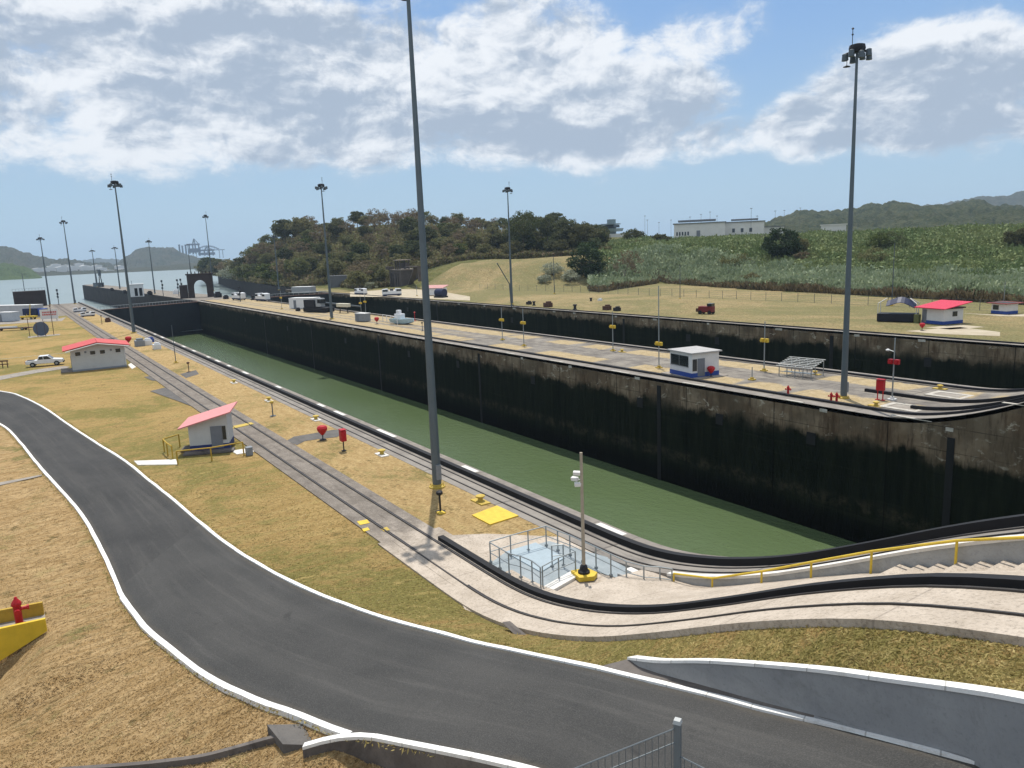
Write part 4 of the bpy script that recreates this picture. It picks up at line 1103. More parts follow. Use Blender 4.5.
p = at(624, 252, 272); t = thing('bare_tree', 'pale leafless tree right of the big round tree', 'tree', (p.x, p.y, tn(p.x, p.y))); bare_tree(t, RNG, 12.5, M_BARKP, leafs=700)
for i, (px, top_, lab) in enumerate([(371, 215, 'leafless tree at the left of the bare group on the hill crest'), (388, 209, 'tallest leafless tree in the middle of the bare group on the hill crest'), (402, 211, 'leafless tree at the right of the bare group on the hill crest')]):
    p = at(px, top_, 440); z0 = tn(p.x, p.y); t = thing('bare_tree', lab, 'tree', (p.x, p.y, z0)); bare_tree(t, RNG, p.z-z0+1, M_BARKP, leafs=420)
bigtree('small round olive tree standing by the grey steel box across the chamber', 358, 271.5, 318, 9.5, LEAF_MID, 60, cratio=.72, base=0)
p = at(425, 278, 300); shrub('dull brown bush left of the grass embankment', 372, 289, 322, 5, 3, LEAF_SILV, 600)

# ------------------------------------------------------------------ haze
hz_m = bpy.data.materials.new('haze'); hz_m.use_nodes = True; ht = hz_m.node_tree; ht.nodes.clear()
ov = ht.nodes.new('ShaderNodeOutputMaterial'); pv = ht.nodes.new('ShaderNodeVolumePrincipled')
pv.inputs['Color'].default_value = (.62, .80, 1, 1); pv.inputs['Density'].default_value = .00011; pv.inputs['Anisotropy'].default_value = .2
ht.links.new(pv.outputs[0], ov.inputs['Volume'])
HAZE = MB(); HAZE.box((-3500, 2500, 118), (16000, 14000, 290)); hz_o = tag(HAZE.build('haze', hz_m), kind='stuff')

# ================================================================== OBJECTS
# ------------------------------------------------------------------ high mast lights
def make_mast(label):
    t = thing('light_mast', label, 'light mast', (0, 0, 0), 0, 'high mast lights around the locks')
    m = MB(); m.cyl((0, 0, .1), (0, 0, 15), .29, .20, 14, cap=False); m.cyl((0, 0, 15), (0, 0, 29.2), .20, .10, 14); m.build('pole', POLEM, t, smooth=True)
    m = MB(); m.lathe([(.52, 0), (.52, .08), (.36, .14), (.34, .22), (.30, .22)], n=12)
    for k in range(8): a = k*math.pi/4; m.cyl((.43*math.cos(a), .43*math.sin(a), .08), (.43*math.cos(a), .43*math.sin(a), .2), .03, n=5)
    m.build('base_plate', YELD, t)
    m = MB(); m.box((.3, 0, 1.0), (.18, .3, .9)); m.build('hand_hole', GREYB, t)
    m = MB(); m.lathe([(.2, 28.9), (.62, 28.95), (.68, 29.25), (.62, 29.5), (.25, 29.6)], n=12)
    for k in range(8):
        a = k*math.pi/4+.2; m.cyl((.2*math.cos(a), .2*math.sin(a), 29.1), (1.0*math.cos(a), 1.0*math.sin(a), 28.85), .05, n=5)
    m.build('head_frame', DARK, t)
    for k in range(8):
        a = k*math.pi/4+.2; x, y = 1.0*math.cos(a), 1.0*math.sin(a); m = MB()
        m.lathe([(.10, .32), (.22, .26), (.22, .10), (.25, -.20), (.25, -.24)], (x, y, 28.55+(k % 2)*.18), 10); m.build('lamp', DKPOLE, t, smooth=True)
    m = MB(); m.cyl((-.4, 0, 29.4), (-.4, 0, 30.7), .03, n=5); m.lathe([(.02, -.1), (.1, 0), (.02, .1)], (-.4, 0, 30.35), 8); m.lathe([(.02, -.1), (.12, 0), (.02, .1)], (-.4, 0, 30.8), 8); m.build('lightning_rod', DARK, t)
    m = MB(); m.cyl((-.75, .2, 28.8), (-.75, .2, 28.0), .025, n=5); m.lathe([(.06, .12), (.3, .04), (.3, 0)], (-.75, .2, 27.9), 8); m.build('pilot_lamp', DARK, t)
    return t
masts = [(437.3, 487, 29.6, 'tallest-looking grey light mast rising past the picture top beside the near track'),
         (843.5, 398, 30.0, 'grey light mast with eight lamps on the centre wall in front of the lawn'),
         (134, 333, 31, 'light mast standing on the near wall behind the red-roofed long building'),
         (75, 304, 31, 'light mast at the harbour end of the near wall, right of the steel box'),
         (50, 305, 25, 'light mast just right of the dark steel box by the harbour'),
         (332, 319, 30.1, 'light mast beside the dark crane on the centre wall'),
         (512, 304, 29.6, 'light mast on the far wall in front of the grass embankment'),
         (213.5, 291, 35.0, 'light mast directly behind the concrete arch'),
         (155, 294, 24, 'light mast on the approach wall right of the small control house')]
mast0 = None
for i, (px, py, h, lab) in enumerate(masts):
    p = on(px, py); s = (h+(1.7 if i == 0 else 1.0))/30.0
    if mast0 is None: mast0 = make_mast(lab); o = mast0; o.location = p
    else: o = dup(mast0, p, i*.7, lab)
    o.scale = (1.0, 1.0, s)
    if i > 1:
        k = 1.15
        o.scale = (k, k, s)
for px, pyb, pyt, D, lab in [(97, 287, 248.6, 480, 'farthest slim light mast at the tip of the approach wall'), (120, 289, 245.5, 450, 'slim light mast on the approach wall left of the control house'),
                             (279, 290, 233.5, 400, 'light mast in front of the wooded hill beyond the second chamber'), (191, 275, 243, 620, 'very thin light mast seen above the concrete arch')]:
    p = at(px, pyb, D); q = at(px, pyt, D); dup(mast0, p, .4, lab).scale = (1.3, 1.3, (q.z-p.z)/30.6)
# yellow collar clamped to the nearest mast
m = MB(); m.lathe([(.33, 0), (.48, .02), (.48, .1), (.33, .14)], n=12)
m.box((.52, 0, .06), (.35, .1, .1)); m.box((-.52, 0, .06), (.35, .1, .1))
# ------------------------------------------------------------------ small poles
def speaker_pole(label, p, h, box=YEL, boxz=.62, lamp=False, mat=STEEL, r=.07, group='poles along the lock walls', n_box=2, arm=False):
    t = thing('signal_pole', label, 'pole', p, 0, group)
    m = MB(); m.cyl((0, 0, .1), (0, 0, h), r, r*.75, 8); m.build('pole', mat, t, smooth=True)
    m = MB(); m.box((0, 0, .06), (.6, .6, .12)); m.box((0, 0, .2), (.28, .28, .2)); m.build('base', YELD if box is not RED else WHITE, t)
    if box is not None:
        for s in (-1, 1)[:n_box]:
            m = MB(); m.box((s*.27, 0, h*boxz), (.42, .3, .42)); m.cyl((s*.27, -.16, h*boxz), (s*.27, -.3, h*boxz), .08, .16, 8); m.build('speaker', box, t)
    if lamp:
        m = MB(); m.cyl((0, 0, h*.78), (-.5, 0, h*.80), .03, n=5); m.build('bracket', mat, t); m = MB(); m.lathe([(.05, .1), (.18, .04), (.2, -.04), (.1, -.1)], (-.6, 0, h*.8), 8); m.build('lamp', WHITE, t)
    if arm:
        m = MB(); m.box((0, 0, h-.3), (1.6, .1, .1)); m.build('cross_arm', mat, t)
    return t
P_ = [(502.5, 340, 5.3, 'grey pole with yellow speaker boxes, leftmost of the middle four on the centre wall'), (524, 346, 5.7, 'grey pole with yellow speaker boxes, right beside the leftmost of the middle four'),
      (613, 351, 5.5, 'grey pole with yellow speaker boxes midway between the leftmost two and the white booth'), (659, 368, 9.7, 'tall grey pole with yellow speaker boxes just left of the white booth'),
      (764, 371, 5.6, 'grey pole with yellow speaker boxes between the white booth and the slatted shelter'),
      (361.5, 316, 5.0, 'grey pole with yellow boxes behind the grey cabinet, left of its pair'), (366, 315, 5.2, 'grey pole with yellow boxes behind the grey cabinet, right of its pair'),
      (282, 309, 5.2, 'grey pole with yellow boxes on the centre wall between white vehicles and long mast')]
for px, py, h, lab in P_: speaker_pole(lab, on(px, py), h, YEL, .62 if h < 9 else .30)
speaker_pole('grey pole with red box and white lamp beside the red cabinet', on(892, 400), 5.6, RED, .62, True)
speaker_pole('dark slim pole on the near grass strip beside the long red-roofed building', on(176, 363), 5.6, None, mat=DKPOLE, r=.06)
speaker_pole('slim pole with a cross arm on the north lawn before the round tree', on(554.4, 293.7), 11.8, None, mat=DKPOLE, r=.11, arm=True)
speaker_pole('slim dark pole on the north lawn below the white warehouse', on(680, 299), 8.6, None, mat=DKPOLE, r=.10)
speaker_pole('tall slim dark pole behind the blue canopy frame', on(891.7, 306), 12.6, None, mat=DKPOLE, r=.10)
speaker_pole('thin lampless pole at the left picture edge by the harbour', on(26.7, 305), 12.5, None, mat=DKPOLE, r=.14)
speaker_pole('short steel pole on the far wall between embankment and red machine', on(417, 296), 3.8, None, mat=STEEL, r=.08)
speaker_pole('short pole on the far coping right of the far mast', on(752, 380), 1.4, None, mat=STEEL, r=.06)
# camera pole on yellow base
p = on(584, 577, .07); t = thing('camera_pole', 'weathered wooden-coloured pole with white cameras on a yellow block base', 'pole', p)
m = MB(); m.cyl((0, 0, .3), (0, 0, 5.8), .085, .065, 10); m.build('pole', WOOD, t, smooth=True)
m = MB(); m.prism([(-.55, -.32), (.3, -.5), (.6, .1), (.35, .5), (-.35, .45)], 0, .22); m.build('base_block', YEL, t, bevel=.02)
m = MB(); m.lathe([(.28, .22), (.28, .3), (.2, .36), (.16, .55), (.11, .6)], n=10); m.build('socket', DARK, t)
for k, (dx, dz) in enumerate([(-.28, 4.55), (-.12, 4.85), (-.05, 4.35)]):
    m = MB(); m.box((dx-.05, -.12, dz), (.32, .17, .15), rz=.3+k*.4, rx=.2); m.cyl((0, 0, dz), (dx, -.08, dz), .025, n=5); m.build('camera', WHITE, t)

# ------------------------------------------------------------------ small equipment on the near strip
def hose_box(label, p, s=1.0):   # red canvas hood hung on a post
    t = thing('hose_hood', label, 'hose box', p); m = MB(); m.cyl((0, 0, 0), (0, 0, .5*s), .05, n=6); m.lathe([(.28, 0), (.28, .05), (.1, .07)], n=10); m.build('post', DARK, t)
    m = MB(); m.lathe([(.10*s, .42*s), (.20*s, .52*s), (.40*s, .80*s), (.44*s, 1.0*s), (.34*s, 1.16*s), (.15*s, 1.22*s)], n=9); m.build('hood', RED, t, smooth=True); return t
hose_box('red rounded hood on a short post on the near strip, left of the red cabinet', on(323, 440))
hose_box('red rounded hood beside the right end of the white booth', on(711, 377))
hose_box('small red hood by the near wall mast behind the red-roofed long building', on(129, 345), 1.3)
hose_box('red hood on the centre wall between grey cabinet and white dinghy', on(377, 324), 1.2)
hose_box('white and red hood in front of the crimson-roofed hut on the north lawn', on(922, 330.5), .95)
def cabinet(label, p, h=1.65, two=False):
    t = thing('hose_cabinet', label, 'cabinet', p); m = MB()
    for dx in ((-.25, .25) if two else (0,)):
        m = MB(); m.cyl((dx, 0, 0), (dx, 0, h*.5), .05, n=8); m.box((dx, 0, .03), (.3, .3, .06)); m.build('leg', DARK if not two else RED, t)
    m = MB(); m.box((0, 0, h*.73), (.55 if not two else .68, .40, h*.50)); m.build('body', RED, t, bevel=.03)
    m = MB(); m.box((0, 0, h*1.02), (.6 if not two else .73, .45, .05)); m.build('lid', RED, t); return t
cabinet('red upright hose cabinet on a post on the near grass strip', on(344, 451)); cabinet('red hose cabinet on two legs beside the red-boxed pole on the centre wall', on(880, 400), 1.85, True)
def hydrant(label, p, s=1.0):
    t = thing('fire_hydrant', label, 'hydrant', p); m = MB()
    m.lathe([(.17*s, 0), (.17*s, .05*s), (.10*s, .07*s), (.10*s, .62*s), (.13*s, .64*s), (.13*s, .70*s), (.12*s, .74*s), (.05*s, .84*s), (.03*s, .9*s)], n=12); m.build('barrel', RED, t, smooth=True)
    for a in (0, math.pi, math.pi/2):
        m = MB(); d = Vector((math.cos(a), math.sin(a), 0)); m.cyl(d*.08*s+Vector((0, 0, .52*s)), d*.26*s+Vector((0, 0, .52*s)), .055*s, n=8); m.cyl(d*.24*s+Vector((0, 0, .52*s)), d*.29*s+Vector((0, 0, .52*s)), .08*s, n=8); m.build('outlet', RED, t)
    m = MB(); m.lathe([(.22*s, 0), (.22*s, .03*s)], n=12); m.build('flange', DARK, t); return t
hydrant('small red hydrant alone on the centre wall in front of the slatted shelter', on(788, 395), 1.05)
hydrant('red hydrant farther left of the pair beside the centre wall mast', on(831, 402), 1.0); hydrant('red hydrant nearer the mast of the pair on the centre wall', on(836.5, 402.5), 1.05)
hydrant('red hydrant with twin outlets standing between yellow walls at lower left', on(20, 626, 0), 1.45)
def bollard(label, p, s=1.0, mat=YELD):
    t = thing('mooring_bollard', label, 'bollard', p); m = MB(); m.prism([(-.8*s, -.4*s), (.8*s, -.4*s), (.8*s, .4*s), (-.8*s, .4*s)], 0, .07); m.build('pad', M_WHITEC if mat is YELD else YELD, t)
    m = MB(); m.lathe([(.22*s, .06), (.18*s, .3*s), (.34*s, .4*s), (.36*s, .5*s), (.2*s, .56*s)], n=12); m.build('post', YELD, t, smooth=True); return t
bollard('yellow mooring bollard on the near strip between the mast and yellow plate', on(480.5, 502), .8, YEL)
for px, py, lab in [(382, 455, 'yellow mooring bollard on a white pad left of the nearest mast'), (316, 420, 'yellow mooring bollard on a white pad just behind the red hood'), (269, 401, 'yellow bollard beside the tiny lamp post on the near strip'),
                    (234, 383, 'yellow bollard on the near strip, farthest left of the row')]: bollard(lab, on(px, py), .8)
for px, py, lab in [(815, 374.5, 'yellow bollard right of the slatted shelter'), (940, 389, 'yellow bollard on the far edge of the centre wall near the ramp'), (876, 406, 'small yellow bollard at the feet of the red cabinet'),
                    (622, 352, 'yellow bollard just right of the pole with yellow boxes midway along the wall')]: bollard(lab, on(px, py), .75, YEL)
def lamp_stub(label, p, h=1.3, mat=DKPOLE, hd=YELD):
    t = thing('lamp_post', label, 'lamp post', p); m = MB(); m.lathe([(.3, 0), (.3, .04)], n=8); m.cyl((0, 0, 0), (0, 0, h), .06, n=6); m.build('post', mat, t); m = MB(); m.lathe([(.08, -.1), (.2, 0), (.2, .12), (.05, .2)], (0, 0, h), 8); m.build('head', hd, t)
lamp_stub('tiny lamp post on a round pad on the near grass strip', on(273, 416), 1.3)
lamp_stub('rusty brown stub post on the near strip beside the dark slim pole', on(189, 372), 1.2, RUST, RUST)
lamp_stub('rusty orange stub post at the harbour end of the near strip', on(102, 324), 2.0, RUST, RUST)
lamp_stub('black stub post on the centre wall right of the white dinghy', on(422.5, 331), 1.5, DARK, DARK)
lamp_stub('short black stub with yellow cap at the foot of the nearest mast', on(440.5, 512), 1.1, DARK, DARK)
# yellow cover plate and other plates
def plate(label, pxs, z, mat, name='cover_plate', th=.07, cat='cover plate'):
    P = [on(a, b, z) for a, b in pxs]; m = MB(); m.prism([(p.x, p.y) for p in P], z-.1, z+th); return tag(m.build(name, mat), label, cat)
plate('large bright yellow square cover plate on the grass by the blue platform', [(472, 516), (497, 506.5), (518.5, 516.5), (490, 525.5)], 0, YEL)
plate('small yellow plate on the grass at the foot of the nearest mast', [(436, 513), (442, 511.5), (446, 513.5), (440, 515)], 0, YEL)
plate('yellow marker plate on the lawn left of the return track', [(357, 522.5), (367, 520.5), (370, 524), (360, 526)], 0, YEL)
plate('yellow marker plate lying nearest the return track on the lawn', [(362, 530), (368, 528.5), (370, 531), (364, 532.5)], 0, YEL)
plate('small pale plate on the lawn just before the ramp slab', [(381, 530), (387, 528), (390, 531), (384, 532.5)], 0, YELD)
plate('pale yellow strip crossing the return track behind the pink-roofed hut', [(227, 427.5), (251, 422.5), (254, 424), (230, 429.5)], 0.06, YELD, th=.03)
plate('white paved path from the road to the pink-roofed hut', [(134, 461.5), (176, 460), (178, 465), (138, 465.5)], 0, M_WHITEC, 'path', .06, 'path')
plate('white paved path from the pink-roofed hut to the return track', [(231, 451), (259, 447), (265, 450), (237, 454.5)], 0, M_WHITEC, 'path', .03, 'path')
plate('white slab lying on the lawn beside the long red-roofed building', [(128, 365), (131, 363), (136, 367), (132, 369)], 0, M_WHITEC, 'slab', .03, 'slab')
m = MB()
def sheetpx(m, pts, z): P = [on(a, b, z) for a, b in pts]; m.add(P, [tuple(range(len(P)))])
sheetpx(m, [(150, 391), (165, 387.5), (172, 391), (190, 399), (212, 412), (202, 410), (178, 401)], .03)
sheetpx(m, [(286, 441), (294, 436.5), (312, 433.5), (334, 429.5), (347, 431), (337, 437), (322, 438.5), (305, 441), (297, 445)], .02)
sheetpx(m, [(144, 377), (155, 375), (168, 381), (152, 380.5)], .02)
sheetpx(m, [(180, 374), (196, 370), (199, 374), (186, 378)], .02)
tag(m.build('worn_asphalt', M_PATCHASPH), kind='structure')
m = MB()
sheetpx(m, [(-40, 381), (0, 376), (36, 369.5), (64, 366), (70, 366.8), (66, 368.5), (36, 373), (0, 380), (-40, 387)], .022)
sheetpx(m, [(-60, 325), (0, 321), (30, 319.5), (60, 318.5), (66, 317), (62, 321), (30, 322.5), (0, 324.5), (-60, 329)], .022)
sheetpx(m, [(28, 336.5), (60, 333.8), (60, 335), (28, 338)], .022)
L1 = [hit(a, b, .05) for a, b in [(-30, 489), (0, 483), (22, 479), (42, 475)]]; L2 = [hit(a, b, .05) for a, b in [(-30, 492), (0, 486), (22, 481), (42, 476.5)]]; m.sheet([L1, L2])
tag(m.build('pale_path', M_TRACK), kind='structure')
m = MB(); m.add([(X0, -59, .02), (-262, -59, .02), (-262, 14.4, .02), (-268, 25, .03), (X0, 25, .03)], [(0, 1, 2, 3, 4)]); tag(m.build('quay_paving', M_DECK), kind='structure')
m = MB()
for (a, b, c_, d_) in [((505, 622), (530, 640), (545, 640), (520, 620))]: sheetpx(m, [(502, 622), (510, 621), (528, 636), (545, 645), (533, 647), (517, 637)], .9)
ob = m.build('drain', M_DARKC); tag(ob, 'dark drain slab running from the track bed down to the kerb', 'drain')
ob.location.z = 0

# yellow retaining walls of the hydrant
yw = thing('hydrant_wall', 'bright yellow wedge wall in front of the hydrant at the left edge', 'wall', (-33.8, -1.2, 0))
def loc_px(L, base, z): return [on(a, b, z)-Vector(base) for a, b in L]
b0 = (-33.8, -1.2, 0)
P0 = on(45, 619, .45); P1 = on(-60, 642, .45)
m = MB(); d = (P1-P0).normalized(); n_ = Vector((-d.y, d.x, 0))*.16
for a in (0,): 
    q0, q1 = P0-Vector(b0), P1-Vector(b0)
    m.add([q0-n_*0+Vector((0, 0, -.55)), q1+Vector((0, 0, -2.2)), q1, q0, q0-n_+Vector((0, 0, -.55)), q1-n_+Vector((0, 0, -2.2)), q1-n_, q0-n_], [(0, 1, 2, 3), (7, 6, 5, 4), (3, 2, 6, 7), (0, 3, 7, 4), (1, 5, 6, 2), (0, 4, 5, 1)])
m.build('panel', paint('yellow_wall', (.62, .43, .03), .6, 0, .15, 1.5), yw)
P0 = on(42, 602.5, .55); P1 = on(-60, 622, .55)
m = MB(); q0, q1 = P0, P1; n_ = Vector((-(q1-q0).normalized().y, (q1-q0).normalized().x, 0))*.14
m.add([q0+Vector((0, 0, -.9)), q1+Vector((0, 0, -.9)), q1, q0, q0-n_+Vector((0, 0, -.9)), q1-n_+Vector((0, 0, -.9)), q1-n_, q0-n_], [(0, 1, 2, 3), (7, 6, 5, 4), (3, 2, 6, 7), (0, 3, 7, 4), (1, 5, 6, 2), (0, 4, 5, 1)])
tag(m.build('hydrant_wall', OCHRE), 'dull ochre low wall behind the red hydrant at the left edge', 'wall')
m = MB(); fl = [on(43, 605, -.02), on(46, 621, -.02), on(-60, 645, -.02), on(-60, 622, -.02)]; m.add(fl, [(0, 1, 2, 3)]); tag(m.build('hydrant_pavement', M_TRACK), kind='structure')

# ------------------------------------------------------------------ near fence corner on the terrace below the camera
def fence_panel(parent, a, b, h, mat=STEEL):
    a = Vector(a); b = Vector(b); d = b-a; L_ = d.length; u = d/L_
    m = MB(); n = int(L_/.05)
    for k in range(1, n): q = a+u*(L_*k/n); m.cyl(q, q+Vector((0, 0, h)), .0028, n=4)
    for z in (.02, .35, .37, .72, .95, .97, h-.10): m.cyl(a+Vector((0, 0, z)), b+Vector((0, 0, z)), .004, n=4)
    m.cyl(a+Vector((0, 0, h)), b+Vector((0, 0, h)), .005, n=5)
    m.build('mesh_panel', mat, parent)
pc = at(677.5, 719, 4.5)
ft = thing('mesh_fence', 'galvanised mesh fence corner with square post at the bottom edge', 'fence', (pc.x, pc.y, pc.z-1.55))
FM = paint('fence_grey', (.17, .19, .20), .5, .4, .15)
m = MB(); m.box((0, 0, .76), (.042, .042, 1.52), rz=.5); m.build('post', FM, ft)
m = MB(); m.box((0, 0, 1.535), (.052, .052, .025), rz=.5, taper=.8); m.build('post_cap', paint('cap', (.42, .43, .42), .5, .2, .1), ft)
_zl = ft.location.z+1.49; _zr2 = ft.location.z+1.29
qa = on(576, 768, _zl)-Vector(ft.location); qb = on(703, 768, _zr2)-Vector(ft.location)
pa = Vector((qa.x, qa.y, 0)).normalized()*2.6; pbv = Vector((qb.x, qb.y, 0)).normalized()*2.6
fence_panel(ft, (0, 0, .05), pa+Vector((0, 0, .05)), 1.44, FM); fence_panel(ft, (0, 0, .0), (pbv.x, pbv.y, 0), 1.29, FM)
for pt2 in (pa, pbv):
    m = MB(); m.box((pt2.x, pt2.y, .76), (.062, .062, 1.52), rz=.5); m.build('post', FM, ft)
for z in (1.1, .5): m = MB(); m.box((.0, -.045, z), (.05, .05, .05)); m.build('clamp', DARK, ft)
tc_ = thing('terrace', 'concrete terrace edge carrying the mesh fence below the viewpoint', 'terrace'); fl = Vector(ft.location); m = MB()
m.prism([(fl.x-.08, fl.y+.08), (fl.x+pa.x*1.0, fl.y+pa.y-.0), (fl.x+pa.x-.2, fl.y-3.5), (fl.x+pbv.x+.5, fl.y-3.5), (fl.x+pbv.x+.1, fl.y+pbv.y)], fl.z-.25, fl.z); m.build('slab', M_DECK, tc_)
m = MB()
for a, b in ((.3, -1.2), (2.2, -2.5)): m.box((fl.x+a, fl.y+b, fl.z/2-.13), (.4, .4, fl.z-.27))
m2 = MB(); m2.box((fl.x+.3, fl.y-1.6, fl.z/2-.13), (.4, .4, fl.z-.27)); m2.build('column', M_DECK, tc_); m2 = MB(); m2.box((fl.x+1.3, fl.y-2.9, fl.z/2-.13), (.4, .4, fl.z-.27)); m2.build('column', M_DECK, tc_)

# ------------------------------------------------------------------ huts and buildings
def corr_roof(m, corners, th=.09, n=10):
    """four corner points, front-left, front-right, back-right, back-left; ribs run front to back"""
    a, b, c_, d_ = [Vector(x) for x in corners]; nm = (b-a).cross(d_-a).normalized()
    for k in range(n):
        u0, u1 = k/n, (k+.86)/n
        p = [a.lerp(b, u0), a.lerp(b, u1), d_.lerp(c_, u1), d_.lerp(c_, u0)]
        m.add([q for q in p]+[q-nm*th for q in p], [(0, 1, 2, 3), (7, 6, 5, 4), (0, 4, 5, 1), (1, 5, 6, 2), (2, 6, 7, 3), (3, 7, 4, 0)])
    p = [a, b, c_, d_]; m.add([q-nm*.02 for q in p]+[q-nm*(th+.02) for q in p], [(0, 1, 2, 3), (7, 6, 5, 4), (0, 4, 5, 1), (1, 5, 6, 2), (2, 6, 7, 3), (3, 7, 4, 0)])
# pink roofed guard hut: local x along the front face, y away from the camera
a_ = on(190.8, 453); b_ = on(230, 449.5); d_ = b_-a_; rz = math.atan2(d_.y, d_.x); Lx = d_.length; Ly = 2.5
gh = thing('guard_hut', 'small white hut with pink mono-pitch roof beside the return track', 'hut', (a_.x, a_.y, .05), rz)
h0, h1 = 2.05, 2.85
m = MB(); m.extr([(0, .5), (Lx, .5), (Lx, h1), (0, h0)], 0, Ly); m.build('wall', CREAM, gh)
m = MB(); m.box((Lx/2, Ly/2, .25), (Lx+.02, Ly+.02, .5)); m.build('plinth', paint('navy_band', (.018, .035, .14), .6), gh)
m = MB(); corr_roof(m, [(-.6, -.7, h0-.05), (-.6, Ly+1.2, h0-.05), (Lx+.4, Ly+1.2, h1+.16), (Lx+.4, -.7, h1+.16)], .07, 9); m.build('roof', PINKROOF, gh)
m = MB(); m.box((Lx*.70, -.02, 1.05), (.85, .05, 1.75)); dd = m.build('door', GREYD, gh); m = MB(); m.box((Lx*.70+.33, -.06, 1.0), (.04, .06, .12)); m.build('handle', STEEL, dd)
m = MB(); m.box((Lx*.90, -.02, 1.35), (.26, .05, 1.1)); wn = m.build('window', GLASS, gh)
m = MB(); m.box((-.02, Ly*.5, 1.35), (.05, .55, .6)); m.build('window', GLASS, gh)
m = MB(); m.box((Lx/2, -.45, .03), (Lx+.8, 1.0, .14)); m.box((-.5, Ly*.5, .03), (.7, 1.6, .14)); m.build('doorstep', M_DARKC, gh)
YR = lambda lab, L: railing(lab, [on(a, b, 0) for a, b in L], 1.05, OCHRE, .05, False, foot=False)
YR('yellow-brown railing in front of the pink-roofed hut', [(178, 465), (212, 461.5), (244, 455.5)])
YR('yellow-brown railing left of the pink-roofed hut', [(173, 459.5), (168, 456), (164.5, 452), (180, 447)])
m = MB(); q = on(249.5, 455); m.box((0, 0, .3), (.5, .45, .6)); m.box((0, 0, .62), (.54, .49, .05)); o = m.build('utility_box', GREYB, None, bevel=.02); o.location = q; tag(o, 'small grey utility box at the right end of the hut railing', 'box')

# long building with red gable roof
a_ = on(73, 372); b_ = on(127, 366.5); d_ = b_-a_; rz = math.atan2(d_.y, d_.x); Lx = d_.length; Ly = 5.4; H_ = 3.15
lb = thing('long_building', 'long white building with red gable roof and small square windows beside the return track', 'building', (a_.x, a_.y, 0), rz)
m = MB(); m.prism([(0, 0), (Lx, 0), (Lx, Ly), (0, Ly)], 0, H_-.1); m.add([(0, 0, H_-.1), (Lx, 0, H_-.1), (Lx/2, 0, H_+.55), (0, Ly, H_-.1), (Lx, Ly, H_-.1), (Lx/2, Ly, H_+.55)], [(0, 1, 2), (3, 5, 4)]); m.build('wall', CREAM, lb)
m = MB(); m.box((Lx/2, Ly/2, .12), (Lx+.06, Ly+.06, .24)); m.build('plinth', GREYB, lb)
m = MB(); corr_roof(m, [(-.9, -.9, H_-.15), (-.9, Ly+.9, H_-.15), (Lx/2, Ly+.9, H_+.72), (Lx/2, -.9, H_+.72)], .09, 14); corr_roof(m, [(Lx/2, -.9, H_+.72), (Lx/2, Ly+.9, H_+.72), (Lx+.7, Ly+.9, H_-.05), (Lx+.7, -.9, H_-.05)], .09, 14); m.build('roof', REDROOF, lb)
for u in (.13, .40, .58, .87):
    m = MB(); m.box((Lx*u, -.01, 2.45), (.62, .06, .52)); wn = m.build('window', GLASS, lb); m = MB(); m.box((Lx*u, -.05, 2.16), (.72, .1, .06)); m.build('sill', WHITE, wn)
m = MB(); m.cyl((-.6, -.98, H_-.22), (Lx/2, -.98, H_+.62), .07, n=6); m.cyl((Lx+.5, -.98, H_-.1), (Lx/2, -.98, H_+.62), .07, n=6); m.build('gutter', WHITE, lb)
m = MB(); m.cyl((Lx-.1, -.08, .2), (Lx-.1, -.08, H_-.2), .05, n=6); m.build('downpipe', WHITE, lb)
for u in (.27, .74): m = MB(); m.box((Lx*u, -.01, 2.62), (.26, .05, .26)); m.build('vent', GREYD, lb)
m = MB(); m.box((-.02, Ly*.35, 1.05), (.06, .95, 2.1)); m.build('door', paint('blue_door', (.05, .12, .24), .5), lb)
m = MB(); m.box((-.75, Ly*.4, .03), (1.4, Ly*.8, .12)); m.build('doorstep', M_DECK, lb)

def booth(label, pa, pb, Ly, H_, roofmat, name='control_booth', gl=True, base=BLUE, hip=None, door=.75, win=(.32, .5)):
    a_ = on(*pa); b_ = on(*pb); d_ = b_-a_; rz = math.atan2(d_.y, d_.x); Lx = d_.length
    t = thing(name, label, 'booth', (a_.x, a_.y, .02), rz)
    m = MB(); m.prism([(0, 0), (Lx, 0), (Lx, Ly), (0, Ly)], .1, H_); m.build('wall', WHITE, t)
    m = MB(); m.box((Lx/2, Ly/2, .26), (Lx+.05, Ly+.05, .52)); m.build('blue_band', base, t); return t, Lx
t, Lx = booth('white flat-roofed booth with large window and blue base band on the centre wall', (670, 373.5), (692, 378.5), 3.6, 2.65, WHITE)
m = MB(); m.box((Lx/2, 1.8, 2.72), (Lx+.5, 4.1, .14)); m.build('roof', paint('roof_grey', (.40, .39, .38), .7), t)
m = MB(); m.box((Lx*.45, -.02, 1.75), (Lx*.78, .05, 1.15)); wn = m.build('window', GLASS, t)
m = MB(); m.box((Lx*.45, -.06, 1.75), (.05, .03, 1.15)); m.box((Lx*.45, -.06, 1.14), (Lx*.82, .06, .06)); m.build('frame', STEEL, wn)
m = MB(); m.box((Lx+.02, 1.2, 1.1), (.05, .95, 1.95)); m.build('door', GREYD, t); m = MB(); m.box((Lx+.02, .35, 1.4), (.05, .55, 1.3)); m.build('side_window', GLASS, t)
m = MB(); m.box((Lx/2, 1.8, -.0), (Lx+1.8, 4.8, .08)); m.build('slab', M_TRACK, t)

